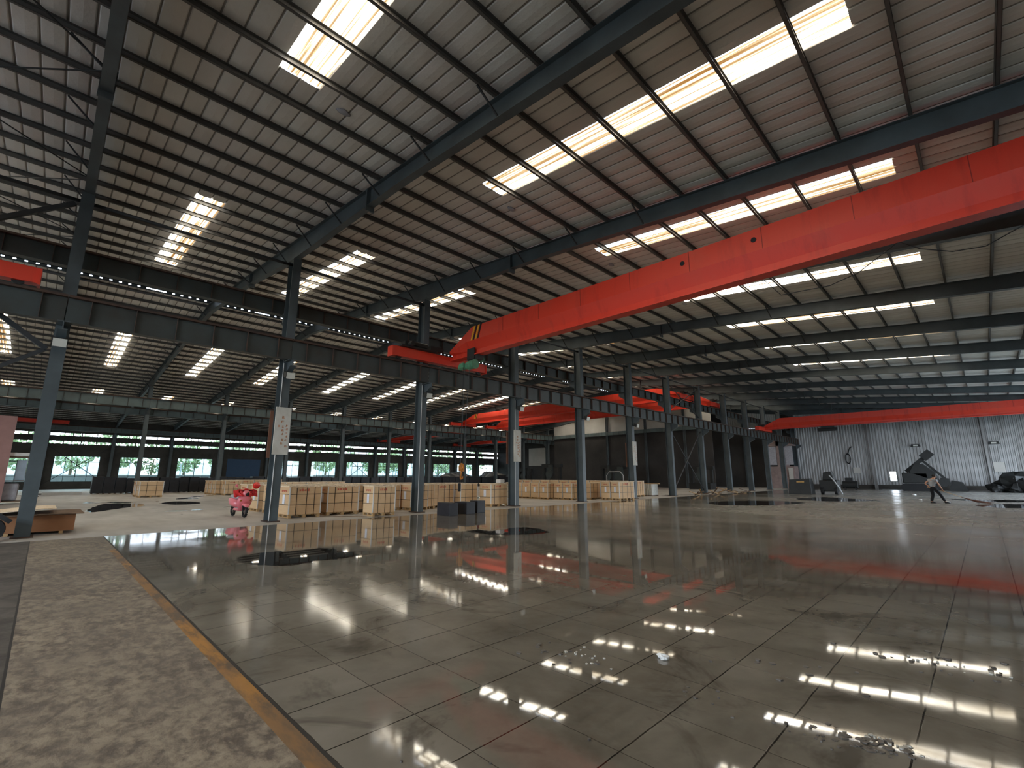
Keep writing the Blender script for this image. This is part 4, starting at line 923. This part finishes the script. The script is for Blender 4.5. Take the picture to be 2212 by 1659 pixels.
# ------------------------------------------------------------------ things along the far end wall
t = thing('control_cabinet', 'low dark metal cabinet with an orange plate in front of the end wall', 'cabinet', (-11.0, 47.5, 0))
mb = MB(); mb.hexa([(-12.4, 46.6, 0), (-10.7, 46.9, 0), (-10.7, 48.2, 0), (-12.4, 48.2, 0), (-12.3, 46.8, 1.25), (-10.8, 47.1, 1.35), (-10.8, 48.1, 1.35), (-12.3, 48.1, 1.25)]); mb.build('housing', M['dark'], t, world=True, bevel=0.03)
mb = MB(); mb.hexa([(-11.75, 46.82, 1.0), (-11.2, 46.92, 1.0), (-11.2, 46.95, 1.0), (-11.75, 46.85, 1.0), (-11.75, 46.83, 1.1), (-11.2, 46.93, 1.1), (-11.2, 46.96, 1.1), (-11.75, 46.86, 1.1)]); mb.build('name_plate', M['label_orange'], t, world=True)
def lumps(name, mat, c, size, n, lab, cat, kind=None, seed=1):
    rn = random.Random(seed); mb = MB()
    for i in range(n):
        x = c[0]+rn.uniform(-1, 1)*size[0]; y = c[1]+rn.uniform(-1, 1)*size[1]; e = max(0.15, 1-math.hypot((x-c[0])/size[0], (y-c[1])/size[1])*0.7); h_ = size[2]*e*rn.uniform(.6, 1.0)
        mb.ball((x, y, h_*0.45), h_*0.6, 8, 6, (1.1, 1.1, 0.8), 0.25)
    tag(mb.build(name, mat), lab, cat, kind=kind)
t = thing('loading_machine', 'dark worn yard machine with hoses standing beside the low cabinet', 'machine', (-9.6, 48.6, 0))
mb = MB(); mb.box(-10.3, -9.0, 48.0, 49.3, 0.25, 1.2); mb.prism([(-10.1, 1.2), (-9.2, 1.2), (-9.4, 1.95), (-10.0, 1.85)], 1, 48.2, 49.1); mb.build('body', M['dark'], t, world=True, bevel=0.05)
for xx in (-10.1, -9.1): mb = MB(); mb.tube([(xx-0.1, 47.95, 0.3), (xx+0.1, 47.95, 0.3)], 0.3, 14); mb.build('wheel', M['rubber'], t, world=True)
mb = MB(); mb.tube([(-9.5, 47.95, 1.6), (-9.2, 47.85, 1.2), (-8.9, 47.9, 0.6), (-8.7, 48.0, 0.05)], 0.05, 8); mb.build('hose', M['greyplastic'], t, world=True)
t = thing('office_block', 'small pinkish rendered booth with two windows above, at the wall corner', 'booth', (-19, 70, 0))
mb = MB(); mb.box(-20.6, -17.5, 69.6, 71.4, 0, 2.8); mb.box(-20.6, -20.5, 69.6, 71.4, 2.8, 6.4); mb.box(-19.45, -18.5, 69.6, 71.4, 2.8, 6.4); mb.box(-20.6, -17.5, 69.6, 71.4, 5.5, 6.5); mb.build('walls', M['render'], t, world=True)
for xa in (-20.45, -18.48): mb = MB(); mb.box(xa, xa+0.95, 69.62, 69.66, 3.0, 5.45); mb.box(xa, xa+0.95, 69.58, 69.62, 4.3, 4.36); mb.build('window', M['bag'], t, world=True)
mb = MB(); mb.box(-18.2, -17.7, 69.5, 69.58, 0.1, 2.6); mb.build('door', M['palepanel'], t, world=True)
t = thing('excavator', 'dark excavator with raised boom parked before the corrugated end wall', 'excavator', (-4.6, 66, 0))
for yy in (65.0, 66.8):
    mb = MB(); mb.prism([(-6.3, 0.0), (-3.7, 0.0), (-3.4, 0.4), (-3.7, 0.75), (-6.3, 0.75), (-6.6, 0.4)], 1, yy-0.25, yy+0.25); mb.build('track', M['rubber'], t, world=True)
mb = MB(); mb.box(-6.3, -4.2, 64.9, 66.9, 0.8, 1.9); mb.build('body', M['dark'], t, world=True, bevel=0.1)
mb = MB(); mb.prism([(-5.7, 1.9), (-3.4, 0.9), (-3.6, 1.9), (-4.5, 2.8), (-5.2, 2.8)], 1, 64.9, 65.9); mb.build('cab', M['dark'], t, world=True, bevel=0.05)
mb = MB(); mb.bar((-6.0, 66.2, 2.0), (-3.9, 66.2, 3.9), 0.30, 0.36); mb.bar((-4.5, 66.2, 3.4), (-3.75, 66.2, 4.05), 0.6, 0.75); mb.build('boom', M['dark'], t, world=True)
mb = MB(); mb.bar((-4.5, 66.2, 3.1), (-3.0, 66.2, 1.3), 0.22, 0.22); mb.prism([(-3.3, 1.4), (-2.7, 1.3), (-2.6, 0.7), (-3.1, 0.4), (-3.6, 0.8)], 1, 65.7, 66.7); mb.build('bucket', M['dark'], t, world=True)
mb = MB(); mb.prism([(-2.9, 0), (-1.4, 0), (-1.8, 0.9), (-2.6, 1.1)], 1, 67.5, 69.0); tag(mb.build('steel_skip', M['dark']), 'low black steel skip at the wall behind the sweeping person', 'skip')
t = thing('air_compressor', 'squat black compressor on the floor between the low cabinet and excavator', 'compressor', (-11.2, 66.5, 0))
mb = MB(); mb.tube([(-11.9, 66.5, 0.55), (-10.5, 66.5, 0.55)], 0.42, 16); mb.build('tank', M['dark'], t, world=True); mb = MB(); mb.box(-11.6, -10.9, 66.2, 66.8, 0.9, 1.35); mb.build('pump', M['dark'], t, world=True)
for xx in (-11.7, -10.7): mb = MB(); mb.box(xx-0.05, xx+0.05, 66.2, 66.8, 0, 0.25); mb.build('foot', M['dark'], t, world=True)
lumps('rubble', M['dark'], (2.6, 66.5), (2.2, 2.0, 2.9), 26, 'tall dark heap of broken stone by the end wall', 'rubble', 'stuff', 5)
# things hung on the corrugated wall
mb = MB()
for i in range(3): mb.tube([(-12.0+0.28*math.cos(a), YN-0.10-0.03*i, 3.7+(0.55+0.05*i)*math.sin(a)) for a in [2*math.pi*k/18 for k in range(18)]], 0.035, 6, closed=True)
mb.tube([(-12.0, YN-0.1, 4.2), (-11.7, YN-0.1, 5.0), (-11.4, YN-0.1, 5.2)], 0.05, 6)
tag(mb.build('hose_coil', M['rubber']), 'coil of black hose hung on the corrugated end wall', 'hose')
mb = MB(); mb.box(-11.6, -10.9, YN-0.12, YN-0.06, 1.9, 2.6); tag(mb.build('notice', M['palepanel']), 'small pale board on the end wall below the hose coil', 'notice')
mb = MB(); mb.box(0.75, 1.6, YN-0.14, YN-0.06, 2.0, 3.0); tag(mb.build('notice', M['palepanel']), 'pale curled board on the end wall near the dark heap', 'notice')
for x, lab in ((-5.3, 'black wall lamp above the excavator on the end wall'), (1.1, 'black wall lamp above the pale curled board')):
    t = thing('wall_lamp', lab, 'lamp', (x, YN-0.1, 5.0)); mb = MB(); mb.box(x-0.04, x+0.04, YN-0.35, YN-0.05, 5.0, 5.08); mb.build('arm', M['dark'], t, world=True)
    mb = MB(); mb.prism([(x-0.45, 4.9), (x+0.45, 4.9), (x+0.35, 5.2), (x-0.35, 5.2)], 1, YN-0.5, YN-0.3); mb.build('lamp_head', M['dark'], t, world=True)
    mb = MB(); mb.box(x-0.2, x+0.2, YN-0.51, YN-0.50, 4.95, 5.12); mb.build('lamp_glass', M['lamp'], t, world=True)
# offcuts heaped under the braced columns
rn = random.Random(11); p0 = None
for i in range(18):
    x = -16.6+rn.uniform(-0.3, 0.5); y = 37+i*0.62+rn.uniform(-.1, .1); L_ = rn.uniform(0.9, 1.9)
    t = MB(); t.box(-L_/2, L_/2, -0.05, 0.05, -0.02, 0.02); o = t.build('timber_offcut', M['wood' if i % 3 == 0 else 'oldwood']); a = rn.uniform(0.05, 0.35)
    o.location = (x, y, 0.03+math.sin(a)*L_/2); o.rotation_euler = (0, a, rn.uniform(0, 3.1)); tag(o, 'splintered timber offcut in the heap under the cross-braced columns', 'timber', 'offcuts under the braced columns')
# machines in the dark middle hall
def saw(x, y, s, lab):
    t = thing('stone_saw', lab, 'machine', (x, y, 0))
    mb = MB(); mb.box(x-1.3*s, x+1.3*s, y-0.8, y+0.8, 0, 0.75*s); mb.build('bed', M['dark'], t, world=True, bevel=0.04)
    for d in (-1.2, 1.2): mb = MB(); mb.box(x+d*s-0.15, x+d*s+0.15, y-0.2, y+0.2, 0.75*s, 2.3*s); mb.build('post', M['dark'], t, world=True)
    mb = MB(); mb.box(x-1.5*s, x+1.5*s, y-0.25, y+0.25, 2.3*s, 2.7*s); mb.build('bridge', M['dark'], t, world=True)
    mb = MB(); mb.box(x-0.3, x+0.4, y-0.5, y-0.25, 1.6*s, 2.6*s); mb.tube([(x-0.1, y-0.62, 1.5*s), (x-0.1, y-0.5, 1.5*s)], 0.5*s, 20); mb.build('blade_hood', M['girder'], t, world=True)
for i, (x, y, s) in enumerate(((-30, 48, 1.0), (-36, 55, 1.1), (-24, 56, 1.0), (-44, 52, 1.2), (-55, 58, 1.0), (-62, 64, 1.1))):
    saw(x, y, s, 'dark bridge stone saw in the gloomy middle hall, %s back from the crates' % ORD[i+1])
mb = MB(); mb.tube([(-25.4, 38, 0), (-25.4, 38, 1.6), (-25.1, 38, 1.95), (-23.9, 38, 1.95), (-23.6, 38, 1.6), (-23.6, 38, 0)], 0.045, 8)
tag(mb.build('pipe_hoop', M['greyplastic'], smooth=True), 'bent pale pipe hoop standing behind the crates, before the dark machines', 'pipe hoop')
rn = random.Random(5)
for i, (x, y) in enumerate(((-60, 46), (-62, 50), (-58, 54), (-63, 57), (-60, 61), (-66, 52))):
    h_ = rn.uniform(1.6, 2.6); mb = MB(); mb.ball((x, y, h_*0.45), h_*0.62, 9, 6, (1.3, 1.2, 0.75), 0.18); tag(mb.build('boulder', M['black_stone']), 'raw black stone boulder in front of the far windows, %s toward the end wall' % ORD[i+1], 'boulder', 'boulders before the far windows')

# ------------------------------------------------------------------ small stuff on floor and roof
rn = random.Random(9); mb = MB()
def flakes(cx, cyy, rx, ry, n, s):
    for _ in range(n):
        x = cx+rn.gauss(0, rx); y = cyy+rn.gauss(0, ry); a = rn.uniform(0, 6.3); r_ = s*rn.uniform(.4, 1.2); k = rn.randint(4, 6); z = 0.001
        pts = [(x+math.cos(a+6.283*i/k)*r_*rn.uniform(.5, 1), y+math.sin(a+6.283*i/k)*r_*rn.uniform(.5, 1)) for i in range(k)]
        mb.prism(pts, 2, z, z+rn.uniform(.002, .010))
flakes(-0.72, 3.68, .12, .06, 40, .035); flakes(-0.98, 3.52, .10, .05, 10, .02); flakes(-1.45, 4.62, .25, .2, 12, .03); flakes(-2.95, 3.5, .2, .12, 14, .03); flakes(-0.4, 5.5, .4, .15, 26, .03); flakes(-1.6, 3.6, .1, .1, 8, .02)
flakes(-2.3, 3.2, 1.5, 1.0, 12, .015)
m = NM('dark paint flakes'); m.bsdf(m.mix(m.noise(m.pos(), 30, 2), (0.02, 0.018, 0.016), (0.16, 0.14, 0.12)), 0.5); M['flake'] = m.m
tag(mb.build('debris', M['flake']), 'thin dark flakes of dirt scattered over the wet tiles', 'debris', kind='stuff')
mb = MB(); flakes(-0.62, 3.80, .10, .03, 26, .018); flakes(-2.7, 3.6, .12, .08, 16, .02); flakes(-0.35, 5.6, .25, .05, 18, .018)
tag(mb.build('pale_debris', M['signwhite']), 'pale curled flakes scattered over the wet tiles', 'debris', kind='stuff')
mb = MB(); mb.ball((-2.2, 4.05, 0.018), 0.045, 12, 8, (1.2, 1, 0.5), 0.3); tag(mb.build('crumpled_film', M['white']), 'small crumpled clear film on the wet tiles', 'film')
for i, (x, y) in enumerate(((-9.45, 3.84), (-9.53, 9.47), (-9.49, 15.11), (-9.35, 21.4))):
    mb = MB(); z = roofz(x)-0.03; mb.ball((x, y, z), 0.11, 10, 6, (0.8, 1.5, 0.3), 0.2); tag(mb.build('torn_film', M['bag'], smooth=True), 'torn film scrap hanging at a skylight end over the tiles, %s of four' % ORD[i+1], 'film scrap', 'torn film scraps at the skylight ends')

PUD = {'broad dark puddle on the tiles in front of the sign column by the scooter': [(-10.36, 2.87), (-10.74, 3.25), (-10.75, 3.74), (-10.73, 4.21), (-10.5, 4.62), (-9.81, 4.77), (-9.06, 4.7), (-8.93, 4.31), (-9.03, 3.99), (-8.95, 3.62), (-8.95, 3.3), (-9.29, 3.02), (-9.72, 2.84)],
 'dark puddle on the tiles in front of the black granite blocks': [(-10.69, 8.86), (-11.04, 9.69), (-10.46, 9.92), (-10.43, 10.67), (-9.76, 10.79), (-8.91, 10.33), (-8.94, 9.7), (-9.32, 9.18), (-9.83, 8.8)],
 'long dark puddle on the pale concrete before the lone crate': [(-28.92, 1.64), (-32.07, 2.04), (-35.26, 2.71), (-35.78, 3.46), (-34.44, 4.16), (-31.64, 4.03), (-30.47, 3.16), (-28.95, 2.43), (-27.91, 1.88)],
 'small dark puddle on the pale concrete between lone crate and scooter': [(-34.17, 5.09), (-35.92, 6.16), (-33.68, 6.94), (-31.67, 6.31), (-32.07, 5.31)],
 'dark puddle reaching along the tiles before the wood offcuts': [(-12.02, 28.68), (-11.22, 31.72), (-9.39, 32.79), (-7.75, 32.27), (-8.22, 28.65), (-9.5, 26.8), (-10.8, 26.66)],
 'dark puddle on the tiles short of the low cabinet': [(-9.59, 37.69), (-8.74, 41.61), (-6.49, 39.87), (-5.07, 38.69), (-6.12, 36.06), (-7.89, 35.06)],
 'dark puddle beyond the tip of the broom': [(-1.99, 44.38), (-0.42, 45.06), (1.54, 45.32), (1.41, 42.16), (-0.4, 41.06)],
 'dark puddle on the tiles past the sweeping person': [(-0.55, 35.78), (0.35, 38.45), (1.28, 38.78), (1.94, 36.17), (0.76, 34.02), (-0.04, 34.18)]}
for lab, pts in PUD.items():
    out = []; n = len(pts); cc = Vector((sum(p[0] for p in pts)/n, sum(p[1] for p in pts)/n))
    for i in range(n):
        p0_, p1_, p2_, p3_ = [Vector(pts[(i+q) % n]) for q in (-1, 0, 1, 2)]
        for k in range(5):
            t = k/5; q = 0.5*((2*p1_)+(p2_-p0_)*t+(2*p0_-5*p1_+4*p2_-p3_)*t*t+(3*p1_-p0_-3*p2_+p3_)*t**3)
            q = cc+(q-cc)*(1+random.uniform(-.05, .05)); out.append((q.x, q.y))
    mb = MB(); mb.v = [(x, y, 0.0015) for x, y in out]+[(cc.x, cc.y, 0.0015)]; N_ = len(out)
    for i in range(N_): mb.f.append((i, (i+1) % N_, N_)); mb.m.append(0)
    tag(mb.build('puddle', M['puddle']), lab, 'puddle')

# ------------------------------------------------------------------ yard seen through the windows
def make_tree(x, y, h_, lab):
    t = thing('tree', lab, 'tree', (x, y, 0), group='trees outside the windows')
    mb = MB(); mb.tube([(0, 0, 0), (0.1, 0.1, h_*0.35), (0, 0.2, h_*0.6)], [0.22, 0.16, 0.08], 8); mb.build('trunk', M['bark'], t)
    mb = MB(); rn = random.Random(int(x*y) & 255)
    for i in range(900):
        a, b = rn.uniform(0, 6.283), math.acos(rn.uniform(-1, 1)); r_ = rn.uniform(.55, 1)**0.6
        c_ = Vector((math.cos(a)*math.sin(b)*r_*h_*0.38, math.sin(a)*math.sin(b)*r_*h_*0.38, h_*0.62+math.cos(b)*r_*h_*0.36)); s = rn.uniform(.12, .3)
        d = Vector((rn.uniform(-1, 1), rn.uniform(-1, 1), rn.uniform(-1, 1))).normalized(); e = d.orthogonal().normalized()
        mb.quad(c_-d*s, c_-e*s*.6, c_+d*s, c_+e*s*.6)
    mb.build('foliage', M['leaf'], t); KIDS[t.name] = list(t.children); return t
t0 = make_tree(-86, -14, 6.5, 'leafy green tree at the near end of the yard outside the windows')
for i in range(19):
    t = copy_tree(t0); y = -6+4.4*i; t.location = (-86-2.5*(i % 3), y, 0); t.rotation_euler = (0, 0, i*1.3); t.scale = (1, 1, 1.05+0.12*(i % 4)); t['label'] = 'leafy green tree in the yard outside, %s along the window wall from the first' % ORD[i+1]
for i in range(5):
    y = -4+20*i; t = thing('yard_building', 'pale building across the yard, %s along the window wall' % ORD[i+1], 'building', (-112, y, 0), group='buildings across the yard')
    mb = MB(); mb.box(-118, -108, y, y+15, 0, 6+(i % 2)*2); mb.build('walls', M['house'], t, world=True)
    for q in range(4): mb = MB(); mb.box(-108.0, -107.95, y+1.5+3.4*q, y+3.3+3.4*q, 1.2, 3.4); mb.build('window', M['bluepanel'], t, world=True)
for i in range(16):
    mb = MB(); y = -6+5.0*i; mb.tube([(-81.5, y, 0), (-81.5, y, 3.2)], 0.09, 8); tag(mb.build('fence_post', M['house']), 'white post standing just outside the windows, %s along' % ORD[i+1], 'post', 'white posts outside the windows')
mb = MB(); mb.box(-79.9, -79.86, -20, 76, 0.0, 1.7); tag(mb.build('yard_fence', M['house']), 'long pale yard fence right outside the windows', 'fence')
